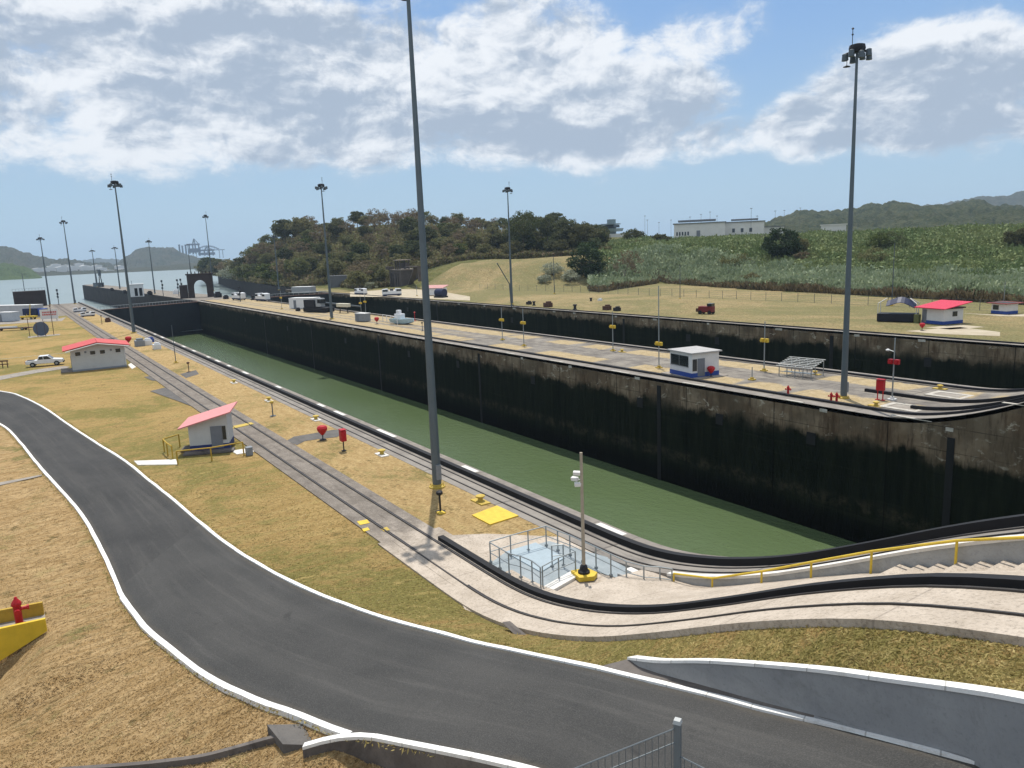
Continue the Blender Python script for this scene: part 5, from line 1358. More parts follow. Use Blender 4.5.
def red_roof_hut(label, pa, pb, Ly, H_, roof=CRIMROOF, over=1.1, slope=.16):
    t, Lx = booth(label, pa, pb, Ly, H_, WHITE, 'lock_hut')
    m = MB(); corr_roof(m, [(-over, -over, H_+.15), (Lx+over, -over, H_+.15), (Lx+over, Ly+over, H_+.15+slope*Ly), (-over, Ly+over, H_+.15+slope*Ly)], .1, 12); m.build('roof', roof, t)
    m = MB(); m.extr([(-over*.5, H_), (Lx+over*.5, H_), (Lx+over*.5, H_+.2), (-over*.5, H_+.2)], 0, Ly); m.build('fascia', paint('dark_fascia', (.05, .04, .04), .6), t)
    return t, Lx
t, Lx = red_roof_hut('white hut with wide crimson roof and blue base band on the north lawn', (921.5, 323), (943, 325), 4.2, 2.45, over=.85, slope=.20)
m = MB(); m.box((.5, -.02, 1.2), (.8, .05, 2.1)); m.build('door', GREYD, t); m = MB(); m.box((Lx+.02, 2.4, 1.6), (.05, 1.0, .8)); m.build('window', GLASS, t)
t, Lx = red_roof_hut('smaller white hut with thin dull red roof, farther right on the north lawn', (991, 313.4), (1006, 314.6), 2.6, 1.75, roof=paint('dull_red', (.30, .08, .07), .6), over=.6, slope=.02)
m = MB(); m.box((Lx*.3, -.02, 1.1), (1.1, .05, .8)); m.build('window', GLASS, t); m = MB(); m.cyl((Lx/2, 1, 1.9), (Lx/2, 1, 5.5), .05, n=5); m.build('mast', STEEL, t)
m = MB(); m.box((0, 0, .7), (.8, .7, 1.4)); o = m.build('litter_bin', paint('olive', (.13, .14, .05), .7)); o.location = on(917, 323); tag(o, 'olive bin beside the crimson-roofed hut', 'bin')
# blue canopy on a white frame over a black trough
p = on(897.5, 321.5); t = thing('canopy_frame', 'dark blue sagging canopy on white frame above a black tank on the north lawn', 'canopy', p, .35)
m = MB(); m.box((0, 0, .75), (6.0, 2.4, 1.3)); m.build('tank', paint('tank_black', (.010, .012, .02), .6), t, bevel=.05)
for sx in (-2.9, 2.9):
    for sy in (-1.1, 1.1): m = MB(); m.cyl((sx, sy, .1), (sx, sy, 3.1), .06, n=6); m.build('leg', WHITE, t)
    m = MB(); m.cyl((sx, -1.1, 3.1), (sx*.6, 0, 3.9), .06, n=6); m.cyl((sx, 1.1, 3.1), (sx*.6, 0, 3.9), .06, n=6); m.build('gable', WHITE, t)
m = MB(); rr = []
for v in (-1, 0, 1): rr.append([(x*1.9+.2, v*1.15, 3.0+.85*(1-abs(v))+.35*math.sin(x*2.2+1)-.3*max(0, x)) for x in np.linspace(-1, 1.3, 9)])
m.sheet(rr); o = m.build('awning', NAVY, t); sm = o.modifiers.new('s', 'SOLIDIFY'); sm.thickness = .1
# red machine
p = on(706.5, 314); t = thing('red_machine', 'dark red boxy machine parked on the north lawn', 'machine', p, .3)
m = MB(); m.box((0, 0, 1.0), (2.9, 1.7, 1.2)); m.build('body', paint('machine_red', (.17, .02, .02), .6), t, bevel=.08); m = MB(); m.box((.9, 0, 1.85), (1.0, 1.5, .6)); m.build('cab', GLASS, t)
for sx in (-1, 1):
    for sy in (-.85, .85): m = MB(); m.cyl((sx, sy-.12, .4), (sx, sy+.12, .4), .4, n=12); m.build('wheel', BLACK, t)
m = MB(); m.box((-1.75, 0, .8), (.6, 1.2, .7)); m.build('bucket', RUST, t)
# slatted shelter
p = on(779, 376); q = on(811, 379.5); d_ = q-p; rz = math.atan2(d_.y, d_.x); L_ = d_.length
t = thing('slatted_shelter', 'low steel frame with a slanting roof of pale slats on the centre wall', 'shelter', p, rz)
for i in range(5):
    for y, h in ((0, 1.15), (2.6, 1.75)):
        m = MB(); m.cyl((L_*i/4, y, 0), (L_*i/4, y, h), .05, n=6); m.build('leg', STEEL, t)
for k in range(7):
    y = -.2+k*.45; m = MB(); m.box((L_/2, y, 1.18+k*.10), (L_+.5, .18, .05)); m.build('slat', paint('slat_pale', (.50, .50, .47), .6), t)
m = MB()
for i in range(5): m.cyl((L_*i/4, -.2, 1.12), (L_*i/4, 2.7, 1.76), .04, n=5)
m.cyl((0, 0, .55), (L_, 0, .55), .04, n=5); m.build('frame', STEEL, t)
m = MB(); m.box((L_/2, .9, .45), (L_*.9, .5, .06)); m.build('bench', STEEL, t)

# concrete valve building beyond the second chamber
p = on(390, 287); t = thing('valve_building', 'old brown concrete blockhouse with stair ramp below the wooded hill', 'building', p, -.12)
CB = paint('old_brown_concrete', (.10, .085, .075), .9, 0, .3, .5)
m = MB(); m.box((8, 4, 3.6), (15.5, 8, 7.2)); m.build('wall', CB, t)
for x in (3.2, 5.4, 9.3, 12): m = MB(); m.box((x, -.04, 3.0), (.7, .16, 6.0)); m.build('pilaster', DARK, t)
m = MB(); m.box((8, 4, 7.4), (16.2, 8.6, .4)); m.build('parapet', paint('pale_edge', (.22, .19, .16), .9), t)
for x, y in ((6.5, 1), (6.5, 5), (12.0, 1), (12.0, 5), (9.2, 1)): m = MB(); m.box((x, y, 9.4), (.5, .5, 3.8)); m.build('column', CB, t)
m = MB(); m.box((9.2, 3, 11.4), (7, 5.4, .35)); m.build('roof', paint('pale_edge2', (.34, .28, .22), .9), t)
m = MB(); m.box((9.2, 4.2, 9.0), (5.4, 1.5, 2.4)); m.build('room', CB, t)
m = MB(); m.add([(15.8, 2, 0), (26, 2, 8.6), (26, 2, 7.6), (17, 2, 0), (15.8, 4, 0), (26, 4, 8.6), (26, 4, 7.6), (17, 4, 0)], [(0, 1, 2, 3), (7, 6, 5, 4), (0, 4, 5, 1), (3, 2, 6, 7), (1, 5, 6, 2)]); m.build('stair_ramp', CB, t)
m = MB(); m.box((24, 3, 8.7), (15, 2.2, .4)); m.box((31, 3, 6), (1, 2, 6)); m.build('bridge', CB, t)
m = MB(); m.box((1.5, 0, 8.2), (2.4, 3, 1.2)); m.build('rooftop_box', CB, t)
# open grey steel box
def wid(px0, px1, py, D):
    a = at(px0, py, D); b = at(px1, py, D); a.z = b.z = 0; d = b-a
    return a, d.length, math.atan2(d.y, d.x)
def steel_box(label, p, L_, W_, H_, rz, mat, rail=True):
    t = thing('steel_caisson', label, 'caisson', p, rz); m = MB(); m.box((L_/2, W_/2, H_/2), (L_, W_, H_)); m.build('shell', mat, t)
    for k in range(8): m = MB(); m.box((L_*(k+.5)/8, -.08, H_/2), (.35, .16, H_*.98)); m.build('rib', mat, t)
    if rail:
        m = MB()
        for k in range(11): m.cyl((L_*k/10, .1, H_), (L_*k/10, .1, H_+1), .05, n=4)
        m.cyl((0, .1, H_+1), (L_, .1, H_+1), .05, n=4); m.build('rail', STEEL, t)
a_, L_, rz = wid(330, 348.5, 288, 352); steel_box('grey ribbed steel caisson standing on the far side left of the olive tree', a_, L_, 5, 5.4, rz, paint('caisson_grey', (.16, .165, .175), .7, .1, .2, .4), False)
a_, L_, rz = wid(14.5, 47.5, 305.5, 338); steel_box('dark brown ribbed steel caisson with railing at the harbour end of the near wall', a_, L_, 6, 5.8, rz, paint('caisson_dark', (.055, .045, .045), .8, .1, .3, .4))
# arch tower
a_, L_, rz = wid(189, 214.5, 299, 328)
t = thing('concrete_arch', 'dark weathered concrete arch straddling the centre wall by the gates', 'arch', a_, rz)
AM = paint('arch_concrete', (.055, .042, .04), .9, 0, .3, .5); Wd = 3.5; Hh = 9.0; x0, x1 = L_*.25, L_*.74
m = MB(); prof = [(0, 0), (0, Hh), (L_, Hh), (L_, 0), (x1, 0), (x1, 4.2)]
for k in range(1, 9): a = math.pi*k/9; prof.append(((x0+x1)/2+(x1-x0)/2*math.cos(a), 4.2+2.7*math.sin(a)))
prof += [(x0, 4.2), (x0, 0)]; m.extr(prof, 0, Wd); m.build('body', AM, t)
m = MB(); m.box((L_*.5, Wd/2, Hh+.25), (L_+.8, Wd+.6, .5)); m.build('cornice', AM, t)
m = MB()
for k in range(7): m.box((L_*(k+.4)/7, .3, Hh+.9), (.35, .35, .9))
m.build('parapet_posts', AM, t)
m = MB(); m.box((-1.6, Wd/2, 2.6), (3.0, Wd*.8, 5.2)); m.build('side_block', AM, t)
# control house on the approach wall
a_, L_, rz = wid(130.5, 144.5, 297, 372)
t = thing('control_house', 'small white control house with two dark doorways on the approach wall', 'building', a_, rz)
m = MB(); m.box((L_/2, 2.5, 2.6), (L_, 5, 5.2)); m.build('wall', WHITE, t); m = MB(); m.box((L_/2, 2.5, 5.35), (L_+.7, 5.7, .35)); m.build('roof', WHITE, t)
for u in (.45, .78): m = MB(); m.box((L_*u, -.03, 2.0), (L_*.22, .1, 3.4)); m.build('door', BLACK, t)
m = MB(); m.cyl((L_*.2, 2, 5.5), (L_*.2, 2, 7), .12, n=6); m.build('vent', STEEL, t)
# arrow beacon at the pier tip
p = on(96, 290); p = Vector((-560, 53, 0)); t = thing('pier_beacon', 'dark lattice signal arrow structure at the tip of the approach wall', 'beacon', p, .3)
for dx in (-2.5, 2.5): m = MB(); m.cyl((dx, 0, 0), (dx*.2, 0, 8.5), .35, .25, 6); m.build('leg', DARK, t)
m = MB(); m.box((0, 0, 9.0), (2.4, 1.0, 3.4)); m.box((-1.0, 0, 10.8), (3.6, .8, .8)); m.build('arrow', DKPOLE, t); m = MB(); m.box((-3.5, 0, 1.4), (7, 4, 2.8)); m.build('cabin', DKPOLE, t); m = MB(); m.cyl((-5, 0, 2.5), (-5, 0, 9), .12, n=5); m.build('mast', DARK, t)

# ------------------------------------------------------------------ vehicles
def wheels(t, xs_, w_, r, mat=BLACK, n=14):
    for x in xs_:
        for s in (-1, 1):
            m = MB(); m.cyl((x, s*w_-s*.12, r), (x, s*w_+s*.10, r), r, n=n); wh = m.build('wheel', mat, t, smooth=True)
            m = MB(); m.cyl((x, s*w_+s*.09, r), (x, s*w_+s*.13, r), r*.55, n=10); m.build('rim', STEEL, wh)
def pickup(label, p, rz, body, s=1.0):
    t = thing('pickup_truck', label, 'pickup', p, rz); t.scale = (s, s, s)
    m = MB(); prof = [(-2.6, .45), (-2.62, 1.02), (-.95, 1.06), (-.72, 1.66), (.55, 1.70), (1.28, 1.10), (2.45, .98), (2.62, .72), (2.60, .42)]
    lo = .86
    m.extr([(x, z) for x, z in prof], -lo, lo); o = m.build('body', body, t, bevel=.07)
    m = MB()
    for s_ in (-1, 1): m.extr([(-.78, 1.12), (-.64, 1.58), (-.12, 1.60), (-.12, 1.12)], s_*lo, s_*(lo+.012)); m.extr([(-.04, 1.12), (-.04, 1.60), (.50, 1.61), (1.02, 1.12)], s_*lo, s_*(lo+.012))
    m.build('side_windows', GLASS, t)
    m = MB(); m.add([(.60, -.74, 1.66), (.60, .74, 1.66), (1.22, .80, 1.13), (1.22, -.80, 1.13)], [(0, 1, 2, 3)]); [0]; o = m.build('windscreen', GLASS, t); o.location = (.025, 0, .03)
    m = MB(); m.box((-1.8, 0, .99), (1.35, 1.45, .12)); m.build('bed', BLACK, t)
    for s_ in (-1, 1): m = MB(); m.box((2.58, s_*.66, .80), (.1, .32, .18)); m.build('headlight', STEEL, t)
    for s_ in (-1, 1): m = MB(); m.box((-2.62, s_*.76, .86), (.06, .14, .34)); m.build('tail_light', RED, t)
    m = MB(); m.box((2.66, 0, .5), (.12, 1.7, .2)); m.build('bumper', DARK, t)
    wheels(t, (-1.65, 1.70), .84, .38); return t
VWHITE = paint('car_white', (.70, .71, .72), .3, 0, .05, 1, spec=.5)
a_ = on(31, 367); b_ = on(60, 364.5); d_ = b_-a_
pickup('white double-cab pickup parked on the lawn beside the long building', ((a_.x+b_.x)/2, (a_.y+b_.y)/2, .02), math.atan2(d_.y, d_.x), VWHITE, .93)
def mule(label, p, rz, s=1.0, mat=None):   # small lock locomotive / van like vehicle
    t = thing('tow_locomotive', label, 'locomotive', p, rz, None); t.scale = (s, s, s); m = MB()
    m.extr([(-3.6, .6), (-3.6, 2.7), (-1.5, 2.9), (-1.2, 2.0), (1.2, 2.0), (1.5, 2.9), (3.6, 2.7), (3.6, .6)], -1.1, 1.1); m.build('body', mat or VWHITE, t, bevel=.12)
    m = MB(); m.box((0, 0, .55), (7.0, 2.3, .5)); m.build('skirt', NAVY, t)
    for sx in (-2.6, 2.6):
        m = MB(); m.box((sx, 0, 2.15), (1.9, 2.24, .7)); m.build('cab_window', GLASS, t)
    m = MB(); m.cyl((-.6, 0, 2.3), (.6, 0, 2.3), .5, n=12); m.build('winch_drum', DARK, t)
    wheels(t, (-2.5, 2.5), 1.0, .42); return t
mule('white tow vehicle with navy skirt nearest the gate end of the near wall', on(88, 316.5), -1.4, .5)
mule('white tow vehicle farthest out at the gate end of the near wall', on(80, 312), -1.4, .5)
mule('white tow locomotive parked on the centre wall just right of the arch', on(239, 300), .2, .95)
mule('second white tow locomotive on the centre wall, right of the tall dark figure post', on(263, 301), .2, .95)
mule('white boxy vehicle on the far lock wall below the olive tree', on(361, 294.5), .2, .8)
mule('small white vehicle on the far lock wall before the blockhouse', on(392, 296), 1.3, .9)
# box trucks, containers
def container(label, p, L_, W_, H_, rz, mat, name='container', cat='container', doors=True):
    t = thing(name, label, cat, p, rz); m = MB(); m.box((0, 0, H_/2+.1), (L_, W_, H_)); m.build('shell', mat, t, bevel=.04)
    m = MB(); m.box((0, 0, H_+.14), (L_+.15, W_+.15, .12)); m.build('roof', WHITE, t)
    if doors: m = MB(); m.box((-L_*.25, -W_/2-.02, H_*.45), (.9, .05, H_*.8)); m.build('door', GREYD, t)
    return t
container('long pale container building at the left picture edge', on(8, 316.5), 26, 3.2, 3.3, math.pi/2-.9, paint('pale_wall', (.46, .46, .46), .7, 0, .15, .5), 'site_cabin', 'cabin')
container('pale blue-grey box trailer in front of the long container building', on(9, 321.5), 5.6, 2.4, 2.5, math.pi/2-.9, paint('pale_blue', (.42, .46, .50), .6))
container('white shed on the centre wall left of the dark crane', on(305, 308.5), 8.5, 3.2, 2.9, .55, VWHITE, 'site_shed', 'shed')
container('grey electrical cabinet on a pale slab on the centre wall', on(363, 321.5), 3.4, 1.6, 1.7, .3, GREYB, 'electrical_cabinet', 'cabinet')
container('pale metal shed beyond the second chamber left of the grey caisson', on(304, 293), 9, 4, 2.4, .6, paint('shed_pale', (.40, .40, .39), .7), 'shed', 'shed', False)
# dark truck at left
p = on(37, 317); t = thing('flatbed_truck', 'dark blue truck with tall load by the left container building', 'truck', p, .9)
m = MB(); m.box((-1.2, 0, 1.7), (4.6, 2.3, 1.9)); m.build('load', NAVY, t, bevel=.1); m = MB(); m.box((2.1, 0, 1.5), (1.7, 2.2, 2.0)); m.build('cab', BLUE, t, bevel=.15); m = MB(); m.box((2.2, 0, 2.0), (1.74, 2.0, .6)); m.build('cab_window', GLASS, t); m = MB(); m.box((0, 0, .65), (6.2, 1.6, .3)); m.build('chassis', DARK, t); wheels(t, (-2.3, -1.2, 2.2), 1.0, .48)
p = on(27, 319.5); t = thing('yellow_lift', 'low yellow work platform with raised arm beside the dark blue truck', 'machine', p, .95)
m = MB(); m.box((0, 0, .8), (5.4, 1.6, .45)); m.build('deck', YEL, t); m = MB(); m.cyl((1, 0, 1), (1.5, 0, 4.2), .15, n=6); m.build('arm', YELD, t); wheels(t, (-1.8, 1.8), .8, .35)
# dark crane on the centre wall
p = on(319, 312); t = thing('mobile_crane', 'dark tracked crane with long low boom on the centre wall', 'crane', p, .35)
m = MB(); m.box((0, 0, .7), (9, 3.2, 1.2)); m.build('tracks', BLACK, t, bevel=.2); m = MB(); m.box((-2.2, 0, 2.3), (4.2, 2.8, 2.0)); m.build('house', DARK, t, bevel=.1); m = MB(); m.box((1.4, -.5, 2.6), (2.0, 1.6, 2.2)); m.build('cab', paint('cab_grey', (.35, .37, .38), .5), t, bevel=.1)
m = MB(); m.box((1.9, -.5, 2.9), (1.4, 1.64, 1.0)); m.build('cab_window', GLASS, t); m = MB(); m.cyl((2, .6, 2.4), (14, 1.8, 1.5), .32, .22, 6); m.build('boom', DKPOLE, t)
p = on(314, 308); t = thing('service_van', 'white service van behind the dark crane', 'van', p, .4)
m = MB(); m.extr([(-3, .5), (-3, 3.0), (1.6, 3.1), (2.4, 2.0), (3.2, 1.7), (3.2, .5)], -1.15, 1.15); m.build('body', VWHITE, t, bevel=.12); m = MB(); m.box((1.2, 0, 2.35), (1.3, 2.34, .7)); m.build('cab_window', GLASS, t); wheels(t, (-1.9, 2.0), 1.05, .42)
# gangway with white tripod
p = on(344, 313); t = thing('gantry_crane', 'cream coloured gantry arm on short legs right of the dark crane', 'gantry', p, .3)
m = MB(); m.box((0, 0, 2.0), (4.4, 1.2, .9), rx=.0); m.build('beam', paint('cream', (.62, .58, .45), .6), t, bevel=.1)
for dx in (-1.6, 1.6): m = MB(); m.cyl((dx, 0, 0), (dx*.8, 0, 1.6), .14, n=6); m.build('leg', DARK, t)
# white dinghy / buoy like machine
p = on(402, 324); t = thing('work_boat', 'small white and pale blue work boat resting on the centre wall', 'boat', p, .25)
m = MB(); secs = []
for x, w_, z in [(-3, 1.1, .2), (-1, 1.3, 0), (1, 1.25, 0), (2.6, .8, .2), (3.8, .08, .55)]: secs.append([(x, -w_, 1.1+.2*max(0, x-1)/3), (x, -w_*.6, z+.15), (x, 0, z), (x, w_*.6, z+.15), (x, w_, 1.1+.2*max(0, x-1)/3)])
m.sheet(secs); m.add(secs[0], [(0, 1, 2, 3, 4)]); hl = m.build('hull', paint('boat_blue', (.42, .56, .62), .4), t, smooth=True); m = MB(); m.box((-.6, 0, 1.6), (2.0, 1.3, 1.1)); m.build('cabin', VWHITE, t, bevel=.1); m = MB(); m.box((-.8, 0, 2.5), (.9, .8, .8)); m.build('console', VWHITE, t, bevel=.1)
for i in range(7):
    p = on(384+i*2.4, 321.5+.5*i); 
railing('low white railing between the red hood and the work boat', [on(383, 321.5), on(387, 322.3), on(391, 323), on(395, 324), (on(397.5, 324.8))], 1.5, WHITE, .07, True, foot=False)
lamp_stub('small red-topped stub behind the work boat', on(415, 321), 1.8, RED, RED)
# red and white shelter with dark box on the far wall
p = on(436, 295.5); t = thing('striped_shelter', 'low shelter with faded red roof beside the dark blue drum on the far wall', 'shelter', p, .5)
m = MB(); m.box((0, 0, 1.4), (7, 3, 2.2)); m.build('wall', VWHITE, t); m = MB(); corr_roof(m, [(-4, -2, 2.6), (4, -2, 2.6), (4, 2, 3.4), (-4, 2, 3.4)], .12, 8); m.build('roof', paint('faded_red', (.55, .28, .26), .6), t)
p = on(441, 297.5); t = thing('cable_drum', 'large dark blue drum-shaped box on the far lock wall', 'drum', p, .3); m = MB(); m.cyl((-1.7, 0, 1.5), (1.7, 0, 1.5), 1.3, n=16); m.build('body', NAVY, t, smooth=True); m = MB(); m.box((0, 0, .25), (4, 2.4, .5)); m.build('cradle', DARK, t)
# signs at left
def board(label, p, rz, W_, H_, z, mat, legs=((-.45), (.45)), legm=RUST, rnd=False):
    t = thing('sign_board', label, 'sign', p, rz)
    for u in legs: m = MB(); m.cyl((u*W_, 0, 0), (u*W_, 0, z+H_*.5), .07, n=6); m.build('leg', legm, t)
    m = MB()
    if rnd: m.cyl((0, -.05, z), (0, .12, z), W_/2, n=28)
    else: m.box((0, -.05, z), (W_, .12, H_))
    m.build('panel', mat, t); return t
board('round dark blue-grey grid board standing on the lawn at left', on(42, 336.5), 1.25, 3.0, 3.0, 1.65, paint('grid_blue', (.085, .11, .17), .6, 0, .2, 2), legs=(-.25, .25), rnd=True)
t = board('large white sign panel with faded red lettering behind the round board', on(50, 321), 1.3, 4.3, 2.6, 1.9, WHITE, legs=(-.4, .4))
def scribble(parent, W_, rows_, z0, ch, mat):
    m = MB()
    for k, n_ in enumerate(rows_):
        x = -W_*.42
        while x < W_*.42:
            w_ = ch*(.5+random.random()*.5); m.box((x+w_/2, -.125, z0-k*ch*1.5), (w_, .02, ch)); x += w_+ch*.25
    m.build('lettering', mat, parent)
scribble(t, 3.8, [1, 1], 2.4, .42, paint('faded_letter', (.50, .10, .10), .6))
t = thing('sign_posts', 'pair of rusty posts carrying an orange cross bar left of the round board', 'post', on(30, 337), 1.25)
m = MB(); m.cyl((0, 0, 0), (0, 0, 4.0), .07, n=6); m.build('post', RUST, t); m = MB(); m.cyl((0, 0, 4.0), (0, 0, 5.0), .1, .02, n=6); m.build('cap', YELD, t)
t = thing('sign_post', 'slim rusty post right of the round blue board', 'post', on(54, 335), 1.25); m = MB(); m.cyl((0, 0, 0), (0, 0, 6.3), .07, n=6); m.build('post', RUST, t); m = MB(); m.box((0, 0, 6.3), (.3, .2, .25)); m.build('cap', RUST, t)
# rail trailer at left
a_ = on(-10, 331.5); b_ = on(33, 329.5); d_ = b_-a_; L_ = d_.length; t = thing('rail_trailer', 'long low rusty trailer loaded with pale beams at the left edge', 'trailer', a_, math.atan2(d_.y, d_.x))
m = MB(); m.box((L_/2, 0, .55), (L_, 1.6, .2)); m.build('bed', RUST, t); m = MB(); m.box((L_*.35, -.3, .85), (L_*.6, .5, .35)); m.build('beam', VWHITE, t); wheels(t, (1, 2.2, L_-2), .8, .35)
t = thing('barrier', 'small rusty brown barrier rack at the left edge behind the pickup', 'barrier', on(3, 368), 1.1)
for dx in (-.7, 0, .7): m = MB(); m.cyl((dx, 0, 0), (dx, 0, 1.1), .07, n=5); m.build('post', RUST, t)
m = MB(); m.box((0, 0, 1.05), (1.7, .12, .2)); m.box((0, 0, .55), (1.7, .1, .12)); m.build('rail', RUST, t)
# dark tree-like lamp cluster posts near the gates
def cluster(label, p, h):
    t = thing('signal_lamp', label, 'signal lamp', p); m = MB(); m.cyl((0, 0, 0), (0, 0, h), .14, n=6); m.build('pole', DKPOLE, t)
    for k, dz in enumerate((0, -h*.25, -h*.45)): m = MB(); m.box(((-.5, .5, -.45)[k], 0, h+dz), (.8, .6, .8)); m.build('lamp_head', DARK, t)
cluster('dark signal lamp cluster left of the near wall end mast', on(59, 305), 5.6); cluster('dark leaning signal lamp post between control house and arch', on(163.5, 296.5), 6.5)
cluster('left of two dark signal lamp posts just left of the arch', on(179, 296.5), 6.8); cluster('right of two dark signal lamp posts just left of the arch', on(182.5, 296.5), 7.0)
cluster('short dark lamp cluster left of the first tow locomotive', on(240.5, 301.5), 4.6)
# clutter on the walls: bitts, boxes
def junk(label, p, s, mat, kind=0):
    m = MB()
    if kind == 0: m.box((0, 0, s*.35), (s*1.3, s, s*.7)); m.box((s*.2, 0, s*.8), (s*.6, s*.7, s*.3))
    else: m.lathe([(.5*s, 0), (.5*s, .1*s), (.3*s, .2*s), (.3*s, .8*s), (.5*s, .9*s), (.4*s, 1.1*s)], n=10)
    o = m.build('winch' if kind == 0 else 'bitt', mat, None, bevel=.03); o.location = p; return tag(o, label, 'winch' if kind == 0 else 'bitt')
for px, py, s, mt, k, lab in [(534, 305.5, 1.0, DARK, 1, 'dark bitt on the far coping right of the far mast, left of its pair'), (548, 307, 1.5, RUST, 0, 'rusty winch on the far coping, right of its pair beside the far mast'),
        (529, 304.5, 1.0, DARK, 0, 'low dark winch on the far coping nearest the far mast'), (591, 301.5, .9, DARK, 1, 'single dark bitt on the north lawn below the round tree'), (575, 309.5, 1.1, DARK, 1, 'dark bitt on the far coping below the round tree'),
        (607, 310, 1.3, RUST, 0, 'rusty winch on the far coping right of the round tree'), (617, 311, 1.1, DARK, 0, 'dark winch on the far coping beside the rusty one'),
        (495, 286.5, 1.2, DARK, 0, 'dark box at the foot of the embankment left of the far mast'), (477, 286, 1.2, DARK, 1, 'dark bitt at the foot of the embankment, leftmost'),
        (148, 345, 1.3, VWHITE, 0, 'white machine block on the near strip behind the long building roof'), (140, 346, 1.5, GREYB, 0, 'grey machine block by the white one on the near strip'), (151, 342, 1.0, BLUE, 0, 'small blue block on the near strip beside the white machine'),
        (157, 349, 1.2, VWHITE, 0, 'low white block right of the machines on the near strip'), (108, 322, 1.2, RUST, 0, 'rusty winch on the near strip by the orange stub'),
        (176, 294, 2.2, VWHITE, 0, 'white block on the centre wall left of the arch'), (218, 297.5, 2.4, DARK, 0, 'dark winch block at the right foot of the arch'), (226, 299, 1.6, DARK, 0, 'dark winch between arch and white locomotive'),
        (253, 300, 1.6, DARK, 1, 'dark bitt between the two white locomotives'), (150, 295, 2.0, DARK, 0, 'dark winch right of the control house'), (125, 293.5, 1.8, DARK, 0, 'dark winch left of the control house'), (112, 291, 1.8, DARK, 0, 'dark winch farther out on the approach wall'),
        (298, 311, 1.0, DARK, 0, 'dark winch in front of the white shed'), (600, 301, .8, VWHITE, 0, 'tiny white marker block on the north lawn')]:
    junk(lab, on(px, py), s, mt, k)
# person-like figure is a yellow hi-vis worker
# ------------------------------------------------------------------ distant buildings
def dbl(label, px0, px1, pyb, pyt, D, dep, mat, name='warehouse', roof=None, windows=0, base=None):
    a = at(px0, pyb, D); b = at(px1, pyb, D); d = b-a; d.z = 0; L_ = d.length; tp = at(px0, pyt, D); z0 = min(a.z, tn(a.x, a.y)+0) if base is None else base; H_ = tp.z-z0
    t = thing(name, label, 'building', (a.x, a.y, z0), math.atan2(d.y, d.x)); m = MB(); m.box((L_/2, dep/2, H_/2), (L_, dep, H_)); m.build('wall', mat, t)
    m = MB(); m.box((L_/2, dep/2, H_+.3), (L_+1.6, dep+1.6, .6)); m.build('roof', roof or paint('roof_dark', (.16, .17, .18), .6), t)
    for k in range(windows): m = MB(); m.box((L_*(k+.5)/windows, -.05, H_*.52), (L_/windows*.35, .2, H_*.3)); m.build('window', GLASS, t)
    return t, L_, H_
WB = paint('warehouse_white', (.70, .69, .66), .7, 0, .1, .2)
t, L_, H_ = dbl('long white flat-roofed warehouse on the plateau skyline, left block', 674, 725, 237, 224.5, 560, 30, WB, windows=0)
for k in range(5): m = MB(); m.box((L_*(.06+k*.055), -.05, H_*.42), (L_*.03, .2, H_*.22)); m.build('window', GLASS, t)
m = MB(); m.box((L_*.48, -.05, H_*.3), (L_*.07, .3, H_*.55)); m.build('door', GREYD, t)
m = MB(); m.box((L_*.45, 14, H_+2.2), (L_*.75, 16, 1.2)); m.build('roof_light', paint('roof_dark', (.16, .17, .18), .6), t)
t, L_, H_ = dbl('white warehouse block with dark windows, right of the skyline warehouse', 725, 764, 234, 223, 575, 26, WB, windows=0)
for k in range(3): m = MB(); m.box((L_*(.22+k*.22), -.05, H_*.5), (L_*.07, .2, H_*.25)); m.build('window', GLASS, t)
m = MB(); m.box((L_*.5, 12, H_+2.0), (L_*.7, 14, 1.0)); m.build('roof_light', paint('roof_dark', (.16, .17, .18), .6), t)
dbl('low white shed at the right end of the skyline warehouses', 763, 784, 233, 227.5, 585, 20, WB, 'shed')
dbl('low pale roof peeping over the plateau right of the slope tree', 821, 846, 229, 225.6, 600, 24, WB, 'shed', roof=WB)
# control tower
p = at(611, 240, 520); p.z = min(p.z, 14); top = at(611, 220.5, 520).z; t = thing('control_tower', 'grey control tower with wide glazed cab beyond the trees', 'tower', p, .3); H_ = top-p.z
TG = paint('tower_grey', (.22, .28, .30), .6)
m = MB(); m.box((0, 0, H_/2-2), (5.2, 5.2, H_-4)); m.build('shaft', TG, t); m = MB(); m.box((0, 0, H_*.60), (12.5, 9, 2.0), taper=1.12); m.build('gallery', TG, t); m = MB(); m.box((0, 0, H_*.76), (9.0, 7.5, 1.8)); m.build('cab', GLASS, t); m = MB(); m.box((0, 0, H_*.85), (10.2, 8.6, .6)); m.build('roof', TG, t); m = MB(); m.box((.5, 0, H_*.95), (4.4, 4, 3.0)); m.build('top_box', TG, t)
m = MB(); m.box((-3, 2, 3), (26, 10, 8)); m.build('annex', WB, t)
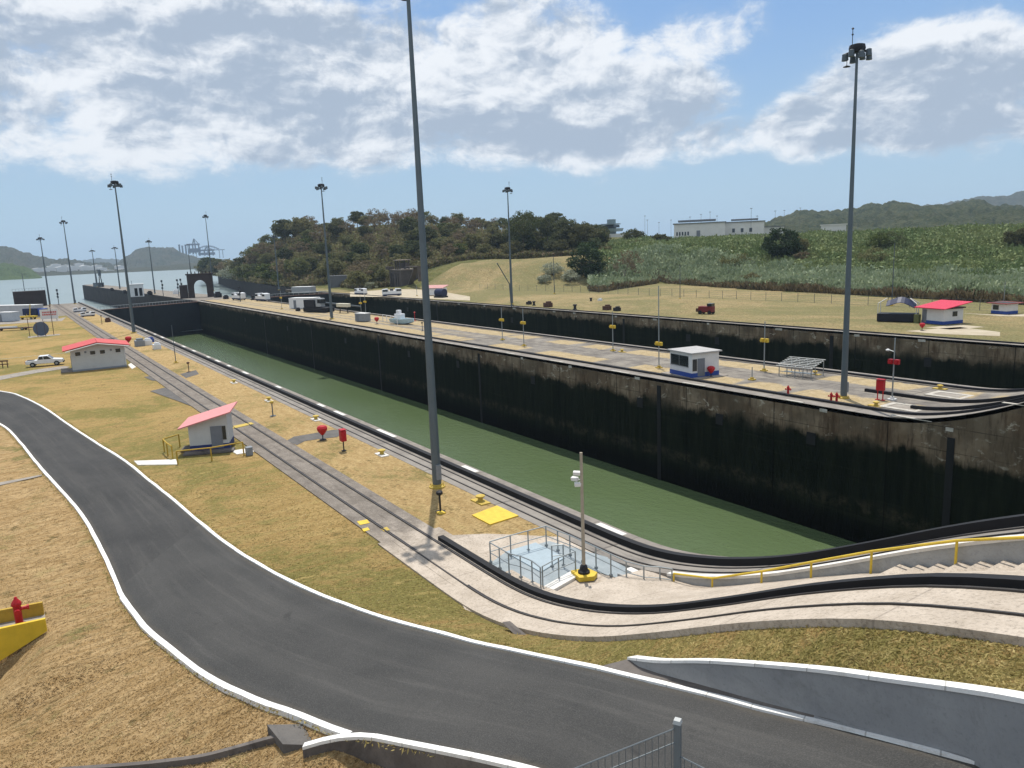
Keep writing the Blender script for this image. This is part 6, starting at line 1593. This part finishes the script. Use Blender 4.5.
# slender aerials on the skyline
for i, (px, pb_, pt_y, D) in enumerate([(645, 237, 216, 600), (647.5, 237, 220, 600), (659, 236, 222.5, 640), (671, 236, 220, 640), (751, 226, 208.5, 560), (710, 224, 212, 600), (717, 224, 216, 600), (775, 224, 211, 600), (784, 224, 210.5, 620), (800, 219, 208, 700), (701, 224, 214.5, 620), (690, 224, 217, 620), (757, 224, 216, 600)]):
    a = at(px, pb_, D); b = at(px, pt_y, D); m = MB(); m.cyl((0, 0, -8), (0, 0, b.z-a.z), .13, .09, 5); m.box((0, 0, b.z-a.z), (1.8, .3, .3)); o = m.build('street_lamp', DKPOLE); o.location = a
    tag(o, ['leftmost', 'second from left', 'third from left', 'fourth from left', 'tallest, above the warehouse gap,', 'mid-warehouse', 'right of mid-warehouse', 'right of the warehouse', 'farther right of the warehouse', 'rightmost, before the hills,', 'left-middle above the warehouse', 'above the warehouse left end', 'just right of the tallest'][i]+' thin grey lamp pole on the plateau skyline', 'lamp pole', 'thin lamp poles on the plateau skyline')
# town roofs on the far shore
ORD = 'first second third fourth fifth sixth seventh eighth ninth tenth eleventh twelfth thirteenth fourteenth fifteenth'.split()
WR = paint('town_white', (.75, .74, .71), .7, 0, .1, .02)
for i, (px, py, w_, h_) in enumerate([(38, 270, 7, 1.8), (44, 269.5, 6, 1.5), (52, 268, 5, 2.2), (56, 265.5, 4, 1.5), (61, 269, 7, 2.2), (66, 266, 3, 1.2), (72, 267.5, 6, 1.4), (79, 264.5, 3, 1.2), (85, 268, 8, 2.6), (91, 268.5, 7, 2.0), (97, 266.5, 6, 1.6), (102, 269, 5, 1.5), (120, 267, 8, 1.4), (123, 270, 5, 1.2), (109, 271, 4, 1.2)]):
    pass
for i, (px, py, w_, h_) in enumerate(sorted([(38, 270, 7, 1.8), (44, 269.5, 6, 1.5), (52, 268, 5, 2.2), (56, 265.5, 4, 1.5), (61, 269, 7, 2.2), (66, 266, 3, 1.2), (72, 267.5, 6, 1.4), (79, 264.5, 3, 1.2), (85, 268, 8, 2.6), (91, 268.5, 7, 2.0), (97, 266.5, 6, 1.6), (102, 269, 5, 1.5), (120, 267, 8, 1.4), (123, 270, 5, 1.2), (109, 271, 4, 1.2)])):
    D = 2750+random.random()*80-(py-266)*40; a = at(px-w_/2, py, D); k = D/FPX; m = MB(); m.box((0, 0, h_*k*.4-6), (w_*k, 26, h_*k*.8+12)); m.prism([], 0, 0) if False else None
    t = thing('town_building', ORD[i]+' pale low building counted from the left in the town on the far shore', 'building', at(px, py, D), 0.1+math.pi/2, 'pale buildings on the far harbour shore')
    m = MB(); m.box((0, 0, h_*k*.3-8), (26, w_*k, h_*k*.6+16)); m.build('wall', WR, t); m = MB(); m.extr([(-15, h_*k*.6), (15, h_*k*.6), (0, h_*k)], -w_*k/2, w_*k/2); m.build('roof', WR, t)
# chimneys, cranes and the arch bridge in the far haze
FH = paint('far_steel', (.04, .06, .10), .7)
for i, (px, yt, lab) in enumerate([(181, 244.5, 'leftmost of the three hazy power station chimneys'), (184, 245.5, 'middle one of the three hazy power station chimneys'), (187.3, 244.5, 'rightmost of the three hazy power station chimneys')]):
    D = 4300; a = at(px, 262, D); b = at(px, yt, D); m = MB(); m.cyl((0, 0, 0), (0, 0, b.z-a.z), 5, 4, 8); m.lathe([(4.2, b.z-a.z-6), (5, b.z-a.z-5), (5, b.z-a.z)], n=8); o = m.build('chimney', FH); o.location = a; tag(o, lab, 'chimney')
def far_crane(px0, px1, yt, yb, D, lab):
    a = at(px0, yb, D); b = at(px1, yb, D); k = D/FPX; W_ = (b-a).length; H_ = (yb-yt)*k; rz = math.atan2((b-a).y, (b-a).x)
    t = thing('port_crane', lab, 'crane', a, rz, 'hazy port cranes beyond the harbour')
    for x in (0, W_*.35, W_*.6, W_*.95): m = MB(); m.cyl((x, 0, 0), (x, 0, H_*.62), 4.5, n=4); m.build('leg', FH, t)
    m = MB(); m.box((W_*.5, 0, H_*.62), (W_*1.15, 8, 8)); m.build('girder', FH, t); m = MB(); m.box((W_*.5, 0, H_*.22), (W_*1.2, 12, H_*.28)); m.build('containers', FH, t)
    m = MB(); m.cyl((W_*.35, 0, H_*.6), (W_*.55, 0, H_), 4, n=4); m.cyl((W_*.62, 0, H_*.6), (W_*.55, 0, H_), 3, n=4); m.cyl((W_*.55, 0, H_), (W_*1.0, 0, H_*.62), 2, n=4); m.build('tower', FH, t)
far_crane(190, 200, 240.5, 254, 4000, 'hazy port crane with the highest mast, just right of the chimneys'); far_crane(200, 214, 248, 256, 4100, 'lower hazy port crane with long level jib near the wooded shore')
a = at(196, 250, 6500); b = at(219, 249.5, 6500); d = b-a; L_ = d.length; t = thing('arch_bridge', 'hazy steel arch bridge far behind the port cranes', 'bridge', a, math.atan2(d.y, d.x)); k = 6500/FPX
m = MB(); m.tube([(L_*u, 0, 3.2*k*4*u*(1-u)) for u in np.linspace(0, 1, 15)], 6, 5); m.build('arch', FH, t); m = MB(); m.box((L_/2, 0, -.5*k), (L_*1.5, 12, 7)); m.build('deck', FH, t)
m = MB()
for u in np.linspace(.1, .9, 9): m.cyl((L_*u, 0, -.5*k), (L_*u, 0, 3.2*k*4*u*(1-u)), 1.5, n=3)
for u in (-.15, 0, 1, 1.15): m.cyl((L_*u, 0, -8*k), (L_*u, 0, -.5*k), 4, n=4)
m.build('hangers', FH, t)
# chain link fence along the north lawn
fp = [on(px, py) for px, py in [(480, 289.5), (560, 291.5), (640, 295), (720, 298.5), (800, 302), (880, 306), (960, 309.5), (1040, 313.5), (1120, 318)]]
fp = resample(fp, 44); t = thing('chain_fence', 'long thin wire fence crossing the north lawn before the cane slope', 'fence', fp[0])
for p in fp: m = MB(); m.cyl(p-fp[0], p-fp[0]+Vector((0, 0, 2.0)), .05, n=4); m.build('post', DKPOLE, t)
m = MB()
for z in (.05, .5, 1.0, 1.5, 2.0): m.tube([p-fp[0]+Vector((0, 0, z)) for p in fp], .014, 3)
m.build('wire', DKPOLE, t)
p = on(507, 297); t = thing('loading_boom', 'thin dark boom leaning left off the far mast', 'boom', p); m = MB(); a = at(497, 263, 190); b = at(509.5, 284, 192); m.cyl(a-p, b-p, .12, n=6); m.build('boom', DKPOLE, t); m = MB(); m.cyl(b-p, (b.x-p.x+.5, b.y-p.y, 0), .16, n=6); m.build('foot', DKPOLE, t)

# ------------------------------------------------------------------ short dry grass near the road (real blades)
lawn_obs = [o for o in bpy.data.objects if o.name in ('lawn', 'grass_verge')]
def bv_of(o): return BVHTree.FromPolygons([v.co.copy() for v in o.data.vertices], [tuple(p.vertices) for p in o.data.polygons])
_bvs = [(bv_of(o), o.name) for o in lawn_obs]+[(_bv, 'bank'), (bv_of(ro), 'road')]
GR_T = leaf_mat('blade_dry', [(.38, .26, .12), (.50, .36, .19), (.62, .48, .28), (.3, .2, .1)], 0, .3, .5)
GR_O = leaf_mat('blade_olive', [(.26, .22, .075), (.40, .32, .125), (.55, .43, .20), (.2, .2, .1)], 0, .3, .35)
bankP, lawnP = [], []
o0 = Vector((0, 0, CH))
for _ in range(120000):
    px, py = RNG.uniform(-30, 1060), RNG.uniform(470, 790)
    r = Vector(ray(px, py)).normalized(); best = None
    for bvh, nm in _bvs:
        h = bvh.ray_cast(o0, r)
        if h[0] is not None and (best is None or h[3] < best[0]): best = (h[3], h[0], nm)
    if best is None or best[2] == 'road': continue
    p = best[1]; (bankP if best[2] == 'bank' else lawnP).append((p.x, p.y, p.z+.015))
for P_, mt_ in ((bankP, GR_T), (lawnP, GR_O)):
    P_ = np.array(P_); V_, F_ = leaf_quads(P_, .055, RNG, .7, .35); tag(np_mesh('grass', V_, F_, mt_), kind='stuff')
# ragged tufts along the kerbs
T_ = []
for P0_, sgn in ((LEs, -1), (REs, 1)):
    for i in range(1, len(P0_)-1):
        p = P0_[i]
        if p.x < -90 or p.x > (-12 if sgn < 0 else XS0): continue
        for _ in range(14):
            off = sgn*(.24+abs(RNG.normal())*.10); q = P0_[i].lerp(P0_[i+1], RNG.random()); T_.append((q.x, q.y+off, q.z-.01+.05*RNG.random()))
V_, F_ = leaf_quads(np.array(T_), .07, RNG, .3, .35); tag(np_mesh('grass', V_, F_, GR_O), kind='stuff')
